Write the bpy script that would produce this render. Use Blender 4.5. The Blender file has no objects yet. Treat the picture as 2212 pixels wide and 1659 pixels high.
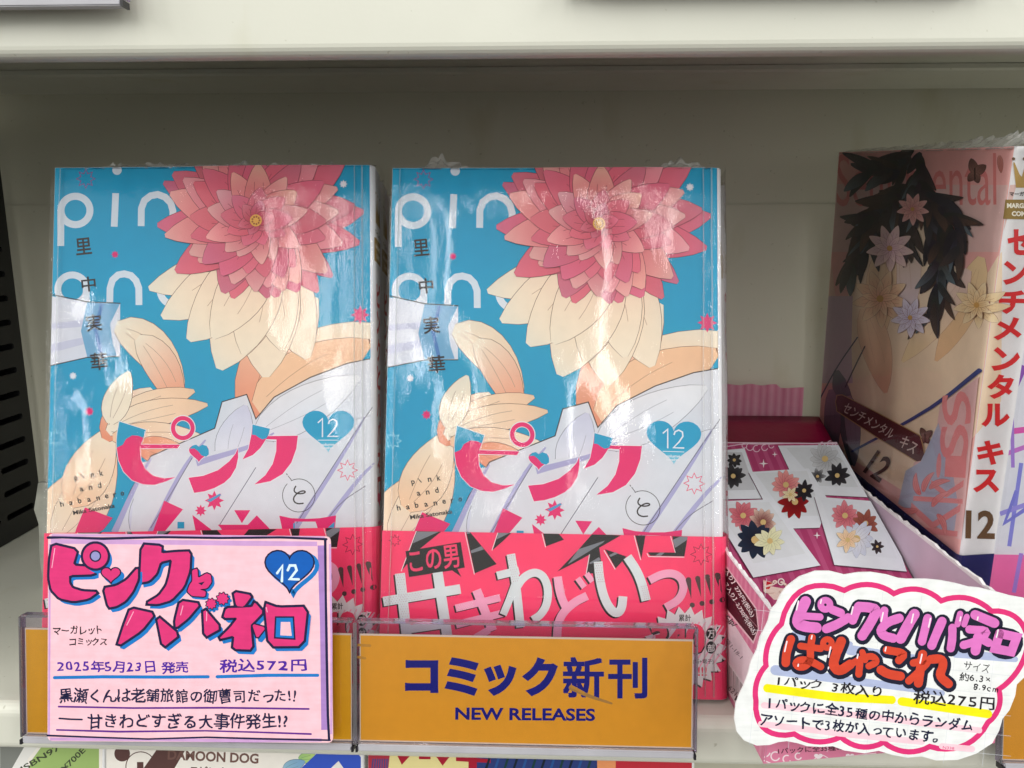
import bpy, bmesh, math, random
from mathutils import Vector, Matrix, noise
from mathutils.geometry import tessellate_polygon
R_ = math.radians
rnd = random.Random(7)
SC = bpy.context.scene
COL = SC.collection

# ------------------------------------------------------------------ camera
CAM_POS = Vector((0, -.216, .148)); PITCH, YAW = R_(10.9), R_(2.0)
FPX, PCX, PCY = 1650.0, 1106.0, 829.5
cam_d = bpy.data.cameras.new('camera'); cam = bpy.data.objects.new('camera', cam_d); COL.objects.link(cam)
cam.location = CAM_POS; cam.rotation_euler = (math.pi/2 - PITCH, 0, YAW)
cam_d.sensor_width = 36; cam_d.lens = 36*FPX/2212; cam_d.clip_start = .01; cam_d.clip_end = 50
SC.camera = cam
CF = Vector((-math.sin(YAW)*math.cos(PITCH), math.cos(YAW)*math.cos(PITCH), -math.sin(PITCH)))
CR = Vector((math.cos(YAW), math.sin(YAW), 0)); CU = CR.cross(CF)
# ------------------------------------------------------------------ world (dim light bounced round the shop)
W_ = bpy.data.worlds.new('World'); SC.world = W_; W_.use_nodes = True
nt = W_.node_tree; bg = nt.nodes['Background']
tc = nt.nodes.new('ShaderNodeTexCoord'); sx = nt.nodes.new('ShaderNodeSeparateXYZ'); rmp = nt.nodes.new('ShaderNodeValToRGB')
mr = nt.nodes.new('ShaderNodeMapRange'); mr.inputs[1].default_value = -1; mr.inputs[2].default_value = 1
nt.links.new(tc.outputs['Generated'], sx.inputs[0]); nt.links.new(sx.outputs['Z'], mr.inputs[0]); nt.links.new(mr.outputs[0], rmp.inputs[0])
rmp.color_ramp.elements[0].position = .36; rmp.color_ramp.elements[0].color = (.035, .036, .03, 1)
rmp.color_ramp.elements[1].position = .52; rmp.color_ramp.elements[1].color = (.62, .63, .58, 1)
nt.links.new(rmp.outputs[0], bg.inputs[0]); bg.inputs[1].default_value = 1.3
# ------------------------------------------------------------------ ceiling tubes of the shop, plus an added far-left fill pair
def tube(x, y, z, ln, w, power, tilt=52):
    l = bpy.data.lights.new('ceiling_and_fill_tube', 'AREA'); l.shape = 'RECTANGLE'; l.size = w; l.size_y = ln
    l.energy = power; l.color = (1, .99, .955)
    o = bpy.data.objects.new('ceiling_and_fill_tube', l); COL.objects.link(o); o.location = (x, y, z)
    o.rotation_euler = (R_(tilt), 0, 0)
for x, y, p, tl in ((-4.3, -1.95, 25, 48), (-2.3, -1.95, 15, 48), (-2.3, -.95, 13, 40), (1.9, -1.95, 13, 48), (1.9, -.95, 11, 40), (-4.3, -1.0, 16, 40), (-2.3, -4.1, 6, 60), (1.9, -4.1, 6, 60),  # far-left pair is added to brighten the right-hand comic's cover
                    (-.45, -2.75, 4, 55), (.2, -2.75, 4, 55), (-.45, -1.5, 2.2, 45), (.2, -1.5, 2.2, 45), (-.45, -4.3, 2.2, 60), (.2, -4.3, 2.2, 60)):
    tube(x, y, 1.35, 1.2, .07, p, tl)
SC.view_settings.view_transform = 'Standard'; SC.view_settings.look = 'None'
SC.view_settings.exposure = 0.3; SC.view_settings.gamma = 1
SC.render.engine = 'CYCLES'
SC.cycles.transparent_max_bounces = 24; SC.cycles.max_bounces = 8

# ------------------------------------------------------------------ materials
def lin(c):
    return tuple(((v/255)/12.92 if v/255 <= .04045 else ((v/255+.055)/1.055)**2.4) for v in c)
def new_mat(name):
    m = bpy.data.materials.new(name); m.use_nodes = True
    return m, m.node_tree, m.node_tree.nodes['Principled BSDF']
def nz(nt, scale, detail=3, stretch=None, coord='Object'):
    t = nt.nodes.new('ShaderNodeTexCoord'); mp = nt.nodes.new('ShaderNodeMapping'); n = nt.nodes.new('ShaderNodeTexNoise')
    mp.inputs['Scale'].default_value = stretch or (1, 1, 1)
    n.inputs['Scale'].default_value = scale; n.inputs['Detail'].default_value = detail
    nt.links.new(t.outputs[coord], mp.inputs[0]); nt.links.new(mp.outputs[0], n.inputs['Vector'])
    return n
def ramp(nt, src, a, b, ca, cb):
    r = nt.nodes.new('ShaderNodeValToRGB'); r.color_ramp.elements[0].position = a; r.color_ramp.elements[1].position = b
    r.color_ramp.elements[0].color = (*ca, 1) if len(ca) == 3 else ca; r.color_ramp.elements[1].color = (*cb, 1) if len(cb) == 3 else cb
    nt.links.new(src, r.inputs[0]); return r
def bump(nt, src, b, dist, strength=1):
    n = nt.nodes.new('ShaderNodeBump'); n.inputs['Distance'].default_value = dist; n.inputs['Strength'].default_value = strength
    nt.links.new(src, n.inputs['Height']); nt.links.new(n.outputs[0], b.inputs['Normal']); return n
def mixc(nt, a, b, fac, mode='MULTIPLY'):
    m = nt.nodes.new('ShaderNodeMix'); m.data_type = 'RGBA'; m.blend_type = mode
    if isinstance(fac, (int, float)): m.inputs[0].default_value = fac
    else: nt.links.new(fac, m.inputs[0])
    for s, k in ((a, 6), (b, 7)):
        if isinstance(s, tuple): m.inputs[k].default_value = (*s[:3], 1)
        else: nt.links.new(s, m.inputs[k])
    return m.outputs[2]
def simple(name, rgb, rough=.5, noise_amt=.1, scale=60, bmp=0, bscale=900, spec=.5, stretch=None):
    m, nt, b = new_mat(name); c = lin(rgb)
    n = nz(nt, scale, 4, stretch)
    r = ramp(nt, n.outputs[0], .3, .7, tuple(v*(1-noise_amt) for v in c), tuple(min(1, v*(1+noise_amt*.4)) for v in c))
    nt.links.new(r.outputs[0], b.inputs['Base Color']); b.inputs['Roughness'].default_value = rough
    b.inputs['Specular IOR Level'].default_value = spec
    if bmp: bump(nt, nz(nt, bscale, 3, stretch).outputs[0], b, bmp)
    return m
def ink_mat(name, rough, spec, grain, streak=0, coat=0):
    m, nt, b = new_mat(name)
    a = nt.nodes.new('ShaderNodeAttribute'); a.attribute_name = 'ink'
    n = nz(nt, 260, 5); r = ramp(nt, n.outputs[0], .3, .7, (1-grain,)*3, (1, 1, 1))
    c = mixc(nt, a.outputs['Color'], r.outputs[0], 1.0)
    if streak:
        n2 = nz(nt, 90, 4, (1, 1, 9)); r2 = ramp(nt, n2.outputs[0], .35, .65, (1-streak,)*3, (1, 1, 1)); c = mixc(nt, c, r2.outputs[0], 1.0)
    nt.links.new(c, b.inputs['Base Color']); b.inputs['Roughness'].default_value = rough; b.inputs['Specular IOR Level'].default_value = spec
    b.inputs['Coat Weight'].default_value = coat; b.inputs['Coat Roughness'].default_value = .12
    bump(nt, nz(nt, 1500, 2).outputs[0], b, .00001)
    return m
INK = ink_mat('printed_cover_ink', .5, .25, .05, 0, 0)
MARKER = ink_mat('marker_ink_on_paper', .7, .25, .12, .07)
CARDINK = ink_mat('printed_board_ink', .5, .4, .08)
SIGNINK = ink_mat('printed_sign_ink', .6, .3, .05)

def enamel(name, rgb, rough):
    m, nt, b = new_mat(name); c = lin(rgb)
    n = nz(nt, 14, 6); r = ramp(nt, n.outputs[0], .3, .75, tuple(v*.93 for v in c), c)
    n2 = nz(nt, 420, 2); r2 = ramp(nt, n2.outputs[0], .22, .29, (.45, .42, .33), (1, 1, 1))
    n3 = nz(nt, 45, 5, (1, 1, .35)); r3 = ramp(nt, n3.outputs[0], .62, .8, (1, 1, 1), (.86, .84, .74))
    cc = mixc(nt, mixc(nt, r.outputs[0], r2.outputs[0], .5), r3.outputs[0], .8)
    nt.links.new(cc, b.inputs['Base Color'])
    rr = ramp(nt, nz(nt, 60, 4).outputs[0], .3, .7, (rough,)*3, (rough+.12,)*3); nt.links.new(rr.outputs[0], b.inputs['Roughness'])
    bump(nt, nz(nt, 700, 2).outputs[0], b, .00002)
    return m
ENAMEL = enamel('cream_enamelled_steel', (218, 217, 206), .3)
ENAMEL_SHADE = enamel('cream_enamel_panel_shade', (200, 197, 181), .38)  # same cream as the shelf, darkened to put the panel's shade into colour
BLACKM = simple('black_powder_coated_metal', (20, 20, 22), .45, .5, 60, .00003, 1200)
PAPER = simple('page_block_paper', (228, 222, 208), .85, .22, 900, .0001, 1400, .2, (.04, 1, .04))
COVERBACK = simple('white_cover_board', (232, 232, 236), .4, .05)
WADM = simple('grey_foam', (168, 168, 160), .8, .25, 120, .0006, 260, .2)

def film_mat(name, haze, bumpd, rough=.09, tint=(1, 1, 1), gloss=1.0):
    m = bpy.data.materials.new(name); m.use_nodes = True; nt = m.node_tree; nt.nodes.clear()
    out = nt.nodes.new('ShaderNodeOutputMaterial'); tr = nt.nodes.new('ShaderNodeBsdfTransparent'); gl = nt.nodes.new('ShaderNodeBsdfGlossy')
    df = nt.nodes.new('ShaderNodeBsdfDiffuse'); tr.inputs[0].default_value = (*tint, 1); df.inputs[0].default_value = (.9, .9, .9, 1)
    gl.inputs['Roughness'].default_value = rough
    # crinkles: stretched fine folds, stronger where the vertex attribute says the film is bunched
    n1 = nz(nt, 230, 3, (1, 1, .22)); n2 = nz(nt, 26, 2.5, (1, 1, .55)); n3 = nz(nt, 1500, 2, (1, 1, .5))
    for q_ in (n1, n2): q_.noise_type = 'RIDGED_MULTIFRACTAL'
    at = nt.nodes.new('ShaderNodeAttribute'); at.attribute_name = 'crinkle'
    def mth(op, a, b_):
        x = nt.nodes.new('ShaderNodeMath'); x.operation = op
        for s, k in ((a, 0), (b_, 1)):
            if isinstance(s, (int, float)): x.inputs[k].default_value = s
            else: nt.links.new(s, x.inputs[k])
        return x.outputs[0]
    h = mth('MULTIPLY', n1.outputs[0], mth('MULTIPLY', at.outputs['Fac'], .55))
    h = mth('ADD', h, mth('MULTIPLY', n2.outputs[0], 1.0)); h = mth('ADD', h, mth('MULTIPLY', n3.outputs[0], mth('MULTIPLY', at.outputs['Fac'], .3)))
    bp = nt.nodes.new('ShaderNodeBump'); bp.inputs['Distance'].default_value = bumpd; nt.links.new(h, bp.inputs['Height'])
    nt.links.new(bp.outputs[0], gl.inputs['Normal'])
    fr = nt.nodes.new('ShaderNodeFresnel'); fr.inputs[0].default_value = 1.5; nt.links.new(bp.outputs[0], fr.inputs['Normal'])
    fac = mth('MULTIPLY', fr.outputs[0], gloss)
    m1 = nt.nodes.new('ShaderNodeMixShader'); m1.inputs[0].default_value = haze
    nt.links.new(tr.outputs[0], m1.inputs[1]); nt.links.new(df.outputs[0], m1.inputs[2])
    m2 = nt.nodes.new('ShaderNodeMixShader'); nt.links.new(fac, m2.inputs[0]); nt.links.new(m1.outputs[0], m2.inputs[1]); nt.links.new(gl.outputs[0], m2.inputs[2])
    nt.links.new(m2.outputs[0], out.inputs[0]); return m
FILM = film_mat('clear_shrink_film', .004, .00026, .032, gloss=.8)
FRINGE = film_mat('bunched_shrink_film', .26, .0012, .12, gloss=1.4)
CLEAR = film_mat('clear_acrylic', .0, .00002, .04, (.97, .95, .98), .6)
CLEAR_EDGE = film_mat('acrylic_edge', .12, .00004, .06, (.62, .52, .72), 1.6)
GREYP = simple('grey_translucent_channel', (176, 174, 182), .3, .12, 80)
PLASTIC_BK = simple('black_plastic', (25, 22, 30), .4, .2)

# ------------------------------------------------------------------ object helpers
def tag(o, label=None, cat=None, group=None, kind=None):
    for k, v in (('label', label), ('category', cat), ('group', group), ('kind', kind)):
        if v: o[k] = v
    return o
def link(name, me, mat=None, parent=None):
    o = bpy.data.objects.new(name, me); COL.objects.link(o)
    if mat is not None:
        for mm in (mat if isinstance(mat, (list, tuple)) else [mat]): me.materials.append(mm)
    if parent: o.parent = parent
    return o
def empty(name, mtx=None, **kw):
    o = bpy.data.objects.new(name, None); COL.objects.link(o); o.empty_display_size = .01
    if mtx is not None: o.matrix_world = mtx
    return tag(o, **kw)
def from_bm(name, bm, mat=None, parent=None, smooth=False):
    bmesh.ops.recalc_face_normals(bm, faces=bm.faces[:])
    me = bpy.data.meshes.new(name); bm.to_mesh(me); bm.free()
    if smooth: me.polygons.foreach_set('use_smooth', [True]*len(me.polygons))
    return link(name, me, mat, parent)
def box(bm, x0, x1, y0, y1, z0, z1):
    v = [bm.verts.new((x, y, z)) for z in (z0, z1) for y in (y0, y1) for x in (x0, x1)]
    for f in ((0, 2, 3, 1), (4, 5, 7, 6), (0, 1, 5, 4), (2, 6, 7, 3), (0, 4, 6, 2), (1, 3, 7, 5)): bm.faces.new([v[i] for i in f])
def boxes(name, lst, mat, parent=None, bevel=0):
    bm = bmesh.new()
    for b in lst: box(bm, *b)
    if bevel: bmesh.ops.bevel(bm, geom=bm.edges[:], offset=bevel, segments=2, affect='EDGES')
    return from_bm(name, bm, mat, parent)
def extrude_x(name, prof, x0, x1, mat, parent=None, smooth=False, n=1):
    bm = bmesh.new(); rows = []
    for k in range(n+1):
        x = x0+(x1-x0)*k/n; rows.append([bm.verts.new((x, y, z)) for y, z in prof])
    for a, b in zip(rows, rows[1:]):
        for i in range(len(prof)): j = (i+1) % len(prof); bm.faces.new((a[i], a[j], b[j], b[i]))
    bm.faces.new(rows[0]); bm.faces.new(rows[-1][::-1])
    return from_bm(name, bm, mat, parent, smooth)
def copy_tree(o, parent=None):
    c = o.copy(); COL.objects.link(c); c.parent = parent
    for ch in list(o.children): copy_tree(ch, c)
    return c

# ------------------------------------------------------------------ surfaces that carry print
def ray(px, py):
    return CF + CR*((px-PCX)/FPX) - CU*((py-PCY)/FPX)
def pose(o, yaw, lean, roll):
    return Matrix.Translation(o) @ Matrix.Rotation(R_(yaw), 4, 'Z') @ Matrix.Rotation(R_(-lean), 4, 'X') @ Matrix.Rotation(R_(roll), 4, 'Y')
class Surf:
    """a flat face: local X along it, local Z up it, print stands off towards local -Y; past U0 it turns a rounded fold and runs back along +Y"""
    def __init__(s, mtx, U0=9, r=.0025):
        s.m = mtx; s.U0 = U0; s.r = r; s.mi = mtx.inverted(); s.n = (mtx.to_3x3() @ Vector((0, 1, 0))); s.o = mtx.translation
    def uv(s, px, py):
        d = ray(px, py); t = (s.o-CAM_POS).dot(s.n)/d.dot(s.n); p = s.mi @ (CAM_POS+d*t); return (p.x, p.z)
    def p3(s, u, v, h):
        if u <= s.U0: return Vector((u, -h, v))
        a = (u-s.U0)/s.r
        if a <= math.pi/2: return Vector((s.U0+(s.r+h)*math.sin(a), s.r-(s.r+h)*math.cos(a), v))
        return Vector((s.U0+s.r+h, s.r+(u-s.U0-s.r*math.pi/2), v))
DISP = 2212/3914
def crop(ox, oy, s):
    return lambda x, y: ((ox+x/s)*DISP, (oy+y/s)*DISP)
ident = lambda x, y: (x, y)
A_ = crop(0, 580, 2.3044); B_ = crop(700, 580, 2.3044); C5 = crop(0, 1300, 2.0733); C6 = crop(700, 1300, 2.0733)
P7 = crop(0, 2000, 1.7729); P8 = crop(650, 2000, 1.7729); D1 = crop(1430, 1900, 3.0164); D2 = crop(2050, 1900, 2.765)
D3 = crop(1300, 2350, 1.58); D4 = crop(2600, 1400, 1.9522); D5 = crop(3100, 500, 2.0737); D6 = crop(3100, 1250, 1.7469)
D7 = crop(2700, 2100, 1.8221); E5 = crop(2700, 2150, 2.2117); E6 = crop(2400, 2300, 2.6083); G1 = crop(0, 2780, 1.58); G2 = crop(1300, 2780, 1.3825)

_gl = {}
def glyph(s, bold=0.0, shear=0.0):
    k = (s, bold, shear)
    if k in _gl: return _gl[k]
    cu = bpy.data.curves.new('t', 'FONT'); cu.body = s; cu.size = 1; cu.resolution_u = 3; cu.offset = bold; cu.shear = shear
    o = bpy.data.objects.new('t', cu); COL.objects.link(o)
    me = bpy.data.meshes.new_from_object(o.evaluated_get(bpy.context.evaluated_depsgraph_get()))
    vs = [(v.co.x, v.co.y) for v in me.vertices]; fs = [tuple(p.vertices) for p in me.polygons]
    bpy.data.objects.remove(o); bpy.data.curves.remove(cu); bpy.data.meshes.remove(me)
    _gl[k] = (vs, fs); return _gl[k]

class Art:
    def __init__(s, surf, conv=ident, dz=3e-6, local=False):
        s.S = surf; s.c = conv; s.dz = dz; s.L = 0; s.items = []; s.local = local
    def up(s, n=1): s.L += n; return s
    def add(s, vs, fs, col, c=None):
        c = c or s.c; out = []
        for x, y in vs:
            u, v = (x, y) if s.local else s.S.uv(*c(x, y))
            out.append((u, v, col(x, y) if callable(col) else col))
        s.items.append((out, fs, s.L))
    def poly(s, loops, col, c=None, up=1):
        if isinstance(loops[0][0], (int, float)): loops = [loops]
        tris = tessellate_polygon([[Vector((x, y, 0)) for x, y in l] for l in loops])
        s.add([p for l in loops for p in l], [tuple(t) for t in tris], col, c); s.L += up
    def disc(s, x, y, rx, col, c=None, ry=None, n=28, up=1, seg=None):
        ry = ry or rx; s.poly([(x+rx*math.cos(2*math.pi*k/n), y+ry*math.sin(2*math.pi*k/n)) for k in range(n)], col, c, up)
    def ring(s, x, y, r, w, col, c=None, ry=None, n=36, up=1, a0=0, a1=360):
        ry = ry or r; full = abs(a1-a0) >= 360
        pts = [(x+r*math.cos(R_(a0+(a1-a0)*k/n)), y+ry*math.sin(R_(a0+(a1-a0)*k/n))) for k in range(n+(0 if full else 1))]
        s.stroke(pts, w, col, c, closed=full, cap=False, up=up)
    def stroke(s, pts, w, col, c=None, closed=False, cap=True, up=1, smooth=0, wob=0):
        P = [Vector(p) for p in pts]
        for _ in range(smooth):
            Q = [P[0]] if not closed else []
            rng = range(len(P)) if closed else range(len(P)-1)
            for i in rng:
                a, b = P[i], P[(i+1) % len(P)]; Q += [a*.75+b*.25, a*.25+b*.75]
            if not closed: Q.append(P[-1])
            P = Q
        n = len(P); vs = []; fs = []
        ws = w if isinstance(w, (list, tuple)) else None
        for i in range(n):
            if closed: a, b = P[i-1], P[(i+1) % n]
            else: a, b = P[max(i-1, 0)], P[min(i+1, n-1)]
            d1 = (P[i]-a); d2 = (b-P[i])
            d1 = d1.normalized() if d1.length > 1e-12 else d2.normalized(); d2 = d2.normalized() if d2.length > 1e-12 else d1
            t = (d1+d2); t = t.normalized() if t.length > 1e-6 else d1
            nn = Vector((-t.y, t.x)); k = 1/max(.55, nn.dot(Vector((-d1.y, d1.x))))
            ww = (ws[0]+(ws[1]-ws[0])*i/(n-1)) if ws else w
            if wob: ww *= 1+wob*(rnd.random()-.5)
            vs += [tuple(P[i]+nn*ww*.5*k), tuple(P[i]-nn*ww*.5*k)]
        for i in range(n if closed else n-1):
            j = (i+1) % n; fs.append((2*i, 2*i+1, 2*j+1, 2*j))
        if cap and not closed:
            for e, (p, q) in enumerate(((P[0], P[1]), (P[-1], P[-2]))):
                d = (p-q).normalized(); nn = Vector((-d.y, d.x)); ww = (ws[e] if ws else w)*.5; b = len(vs)
                m = 7; arc = [tuple(p+nn*ww*math.cos(math.pi*k/m)+d*ww*math.sin(math.pi*k/m)) for k in range(m+1)]
                vs += arc; fs.append(tuple(range(b, b+m+1)))
        s.add(vs, fs, col, c); s.L += up
    def outline(s, pts, w, col, c=None, **k): s.stroke(pts, w, col, c, closed=True, **k)
    def star(s, x, y, r, col, c=None, n=8, k=.56, rot=90, w=0, up=1):
        pts = [(x+(r if i % 2 == 0 else r*k)*math.cos(R_(rot+180/n*i)), y+(r if i % 2 == 0 else r*k)*math.sin(R_(rot+180/n*i))) for i in range(2*n)]
        if w: s.stroke(pts, w, col, c, closed=True, up=up)
        else: s.poly(pts, col, c, up)
    def heart(s, x, y, w, h, col, c=None, up=1, pts_only=False, grow=0):
        pts = []
        for k in range(40):
            t = 2*math.pi*k/40; X = math.sin(t)**3; Y = (13*math.cos(t)-5*math.cos(2*t)-2*math.cos(3*t)-math.cos(4*t))/17
            pts.append((x+X*(w/2+grow), y-(Y+.13)/1.0*(h/2+grow)*1.06))
        if pts_only: return pts
        s.poly(pts, col, c, up)
    def petal(s, x, y, ang, ln, w, c0, c1, line=None, c=None, lw=5, bend=0, belly=.55):
        n = 9; d0 = R_(ang)
        def strip(extra):
            vs = []; cs = []
            for i in range(n+1):
                t = i/n; a = d0+bend*t; px = x+ln*t*math.cos(a); py = y+ln*t*math.sin(a)
                ww = w*.5*(math.sin(math.pi*min(1, t**.8*.93+.05)))**.75*(1 if t < .98 else .4)+extra
                if i == n: ww = w*.05+extra*.5
                vs += [(px-ww*math.sin(a), py+ww*math.cos(a)), (px+ww*math.sin(a), py-ww*math.cos(a))]
                cs.append(t)
            return vs, cs
        fs = [(2*i, 2*i+1, 2*i+3, 2*i+2) for i in range(n)]
        if line:
            vs, _ = strip(lw*.5); s.add(vs, fs, line, c); s.L += 1
        vs, cs = strip(0); cc = c or s.c; out = []
        for i, (px, py) in enumerate(vs):
            t = cs[i//2]; u, v = s.S.uv(*cc(px, py)) if not s.local else (px, py)
            out.append((u, v, tuple(c0[k]+(c1[k]-c0[k])*t for k in range(3))))
        s.items.append((out, fs, s.L)); s.L += 1
        if line:
            for q in (-.16, .17):
                pts = []
                for i in range(1, 7):
                    t = i/n; a = d0+bend*t; off = q*w*math.sin(math.pi*t*.9)
                    pts.append((x+ln*t*math.cos(a)-off*math.sin(a), y+ln*t*math.sin(a)+off*math.cos(a)))
                s.stroke(pts, lw*.45, tuple((line[k]*.55+c0[k]*.45) for k in range(3)), c, cap=False)
    def text(s, st, p0, p1, h, col, c=None, bold=.0, jit=None, shear=0, up=1, gap=0, seed=None):
        """letters laid from baseline point p0 to p1, box height h"""
        rr = random.Random(seed if seed is not None else hash(st) % 1 + len(st)*31)
        parts = []
        if jit is None: cjk = any(ord(q) >= 0x4e00 for q in st); parts = [(glyph(st, 0.0 if cjk else bold, shear), 0, 0, 0, 1)]
        else:
            X = 0; cjk = any(ord(q) >= 0x4e00 for q in st)
            for ch in st:
                adv = 1.0 if ord(ch) > 0x2000 else (.34 if ch in ' .!' else .62)
                if ch in 'ッャっゃ': adv = .82
                if ch != ' ':
                    parts.append((glyph(ch, 0.0 if cjk else bold, shear), X, (rr.random()-.5)*jit*.5, (rr.random()-.5)*jit*1.2, 1+(rr.random()-.5)*jit))
                X += adv+gap
        allv = []; groups = []
        for (vs, fs), X, dy, ro, sc_ in parts:
            if not vs: continue
            if jit: vs = [(x+(noise.noise(Vector((x*2.6+X*7, y*2.6, 1)))*.08), y+noise.noise(Vector((x*2.6, y*2.6+X*5, 9)))*.09) for x, y in vs]
            cx = sum(v[0] for v in vs)/len(vs); cy = sum(v[1] for v in vs)/len(vs); o = []
            for x, y in vs:
                a, b = (x-cx)*sc_, (y-cy)*sc_
                o.append((cx+a*math.cos(ro)-b*math.sin(ro)+X, cy+a*math.sin(ro)+b*math.cos(ro)+dy))
            groups.append((o, fs)); allv += o
        if not allv: return
        x0 = min(v[0] for v in allv); x1 = max(v[0] for v in allv); y0 = min(v[1] for v in allv); y1 = max(v[1] for v in allv)
        P0, P1 = Vector(p0), Vector(p1); d = P1-P0; nrm = Vector((d.y, -d.x)).normalized()
        if s.local: nrm = -nrm
        offs = [(0, 0)]
        if bold > 0 and any(ord(q) >= 0x4e00 for q in st):
            bold *= .8
            m = 4 if bold < .035 else (8 if bold < .06 else 14)
            offs = [(0, 0)]+[(bold*math.cos(6.2832*i/m+.785), bold*math.sin(6.2832*i/m+.785)) for i in range(m)]
            x0 -= bold; x1 += bold; y0 -= bold; y1 += bold
        for ox, oy in offs:
            for o, fs in groups:
                s.add([tuple(P0+d*((x+ox-x0)/(x1-x0))+nrm*(h*(y+oy-y0)/(y1-y0))) for x, y in o], fs, col, c)
            s.L += .5
        s.L += up
    def pack(s):
        """lower every print element onto the nearest free layer under it"""
        order = sorted(range(len(s.items)), key=lambda i: s.items[i][2]); cells = {}; done = [None]*len(s.items); CS = .004
        for i in order:
            pts, fs, L = s.items[i]
            u0 = min(p[0] for p in pts)-1e-5; u1 = max(p[0] for p in pts)+1e-5; v0 = min(p[1] for p in pts)-1e-5; v1 = max(p[1] for p in pts)+1e-5
            ks = [(a_, b_) for a_ in range(int(u0//CS), int(u1//CS)+1) for b_ in range(int(v0//CS), int(v1//CS)+1)] if (u1-u0)*(v1-v0) < .0008 else None
            best = 0
            for (U0_, U1_, V0_, V1_, LL, oL) in cells.get('all', []) if ks is None else [x for k_ in ks for x in cells.get(k_, [])]+cells.get('big', []):
                if U0_ < u1 and U1_ > u0 and V0_ < v1 and V1_ > v0 and oL < L and LL >= best: best = LL+1
            rec = (u0, u1, v0, v1, best, L); done[i] = (pts, fs, best)
            cells.setdefault('all', []).append(rec)
            if ks is None: cells.setdefault('big', []).append(rec)
            else:
                for k_ in ks: cells.setdefault(k_, []).append(rec)
        s.items = done; s.L = max(x[2] for x in done)+1; s.packed = True
    def build(s, name, parent, mat, h0=2e-5, clip=None, thick=False):
        if not getattr(s, 'packed', False): s.pack()
        bm = bmesh.new(); cl = bm.verts.layers.float_color.new('ink')
        for vs, fs, L in s.items:
            bv = []
            for u, v, c in vs:
                q = bm.verts.new((u, v, L)); q[cl] = (*lin(c), 1); bv.append(q)
            for f in fs:
                if len(set(f)) >= 3:
                    try: bm.faces.new([bv[i] for i in f])
                    except ValueError: pass
        def cut(co, no, **k): bmesh.ops.bisect_plane(bm, geom=bm.verts[:]+bm.edges[:]+bm.faces[:], plane_co=co, plane_no=no, dist=1e-7, **k)
        if clip:
            cut((clip[0], 0, 0), (-1, 0, 0), clear_outer=True); cut((clip[1], 0, 0), (1, 0, 0), clear_outer=True)
            cut((0, clip[2], 0), (0, -1, 0), clear_outer=True); cut((0, clip[3], 0), (0, 1, 0), clear_outer=True)
        if s.S.U0 < 1:
            for k in range(5): cut((s.S.U0+s.S.r*math.pi/2*k/4, 0, 0), (1, 0, 0))
        bmesh.ops.delete(bm, geom=[v for v in bm.verts if not v.link_faces], context='VERTS')
        for f in bm.faces[:]:
            f.normal_update()
            if f.normal.z < 0: f.normal_flip()
        for v in bm.verts: v.co = s.S.p3(v.co.x, v.co.y, h0+s.dz*v.co.z)
        me = bpy.data.meshes.new(name); bm.to_mesh(me); bm.free()
        return link(name, me, mat, parent)

# palette (print colours)
CY = (22, 160, 203); WHT = (236, 236, 243); MAG = (235, 38, 116); DK = (52, 44, 46); BAND = (255, 66, 118)
LAV = (176, 172, 214); LAV2 = (208, 208, 230); PEA = (246, 205, 172); CRM = (245, 232, 214); ORG = (238, 150, 118)
PK1 = (206, 74, 98); PK2 = (222, 118, 142); PKL = (240, 176, 176); LN = (88, 34, 44); NAVY = (26, 26, 66)

# ================================================================== the shelving
SHX0, SHX1 = -.62, .56
def lip(z, h, back=.165):      # closed profile: deck, rounded nose, lip, return flange
    p = [(back, z), (.006, z)]
    for k in range(1, 7):
        a = R_(90*k/6); p.append((.004+.0-.004*math.sin(a)+.0, z-.004+.004*math.cos(a)))
    for k in range(0, 6):
        a = R_(90*k/5); p.append((.003-.003*math.cos(a), z-h+.003-.003*math.sin(a)))
    p += [(.0055, z-h), (.0055, z-h+.0012), (.0015, z-h+.0012), (.0015, z-.0045), (.006, z-.0025), (back, z-.0025)]
    return p
extrude_x('shelf_deck', lip(0, .0165), SHX0, SHX1, ENAMEL, smooth=False)['kind'] = 'structure'
extrude_x('upper_shelf', lip(.2205, .0247), SHX0, SHX1, ENAMEL, smooth=False)['kind'] = 'structure'
extrude_x('support_rail', [(.122, .2178), (.122, .2160), (.1235, .2152), (.159, .2146), (.1605, .2150), (.1605, .2178)], SHX0, SHX1, ENAMEL)['kind'] = 'structure'
bp_ = boxes('back_panel', [(SHX0, SHX1, .1655, .169, .1635, .2178), (SHX0, SHX1, .1645, .169, -.02, .1634)], ENAMEL_SHADE); bp_['kind'] = 'structure'
fl = boxes('lower_shelf_back', [(SHX0, SHX1, .16, .17, -.40, -.021)], ENAMEL_SHADE); fl['kind'] = 'structure'
fl = boxes('lower_shelf_deck', [(SHX0, SHX1, -.01, .16, -.41, -.40)], ENAMEL); fl['kind'] = 'structure'

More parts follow.
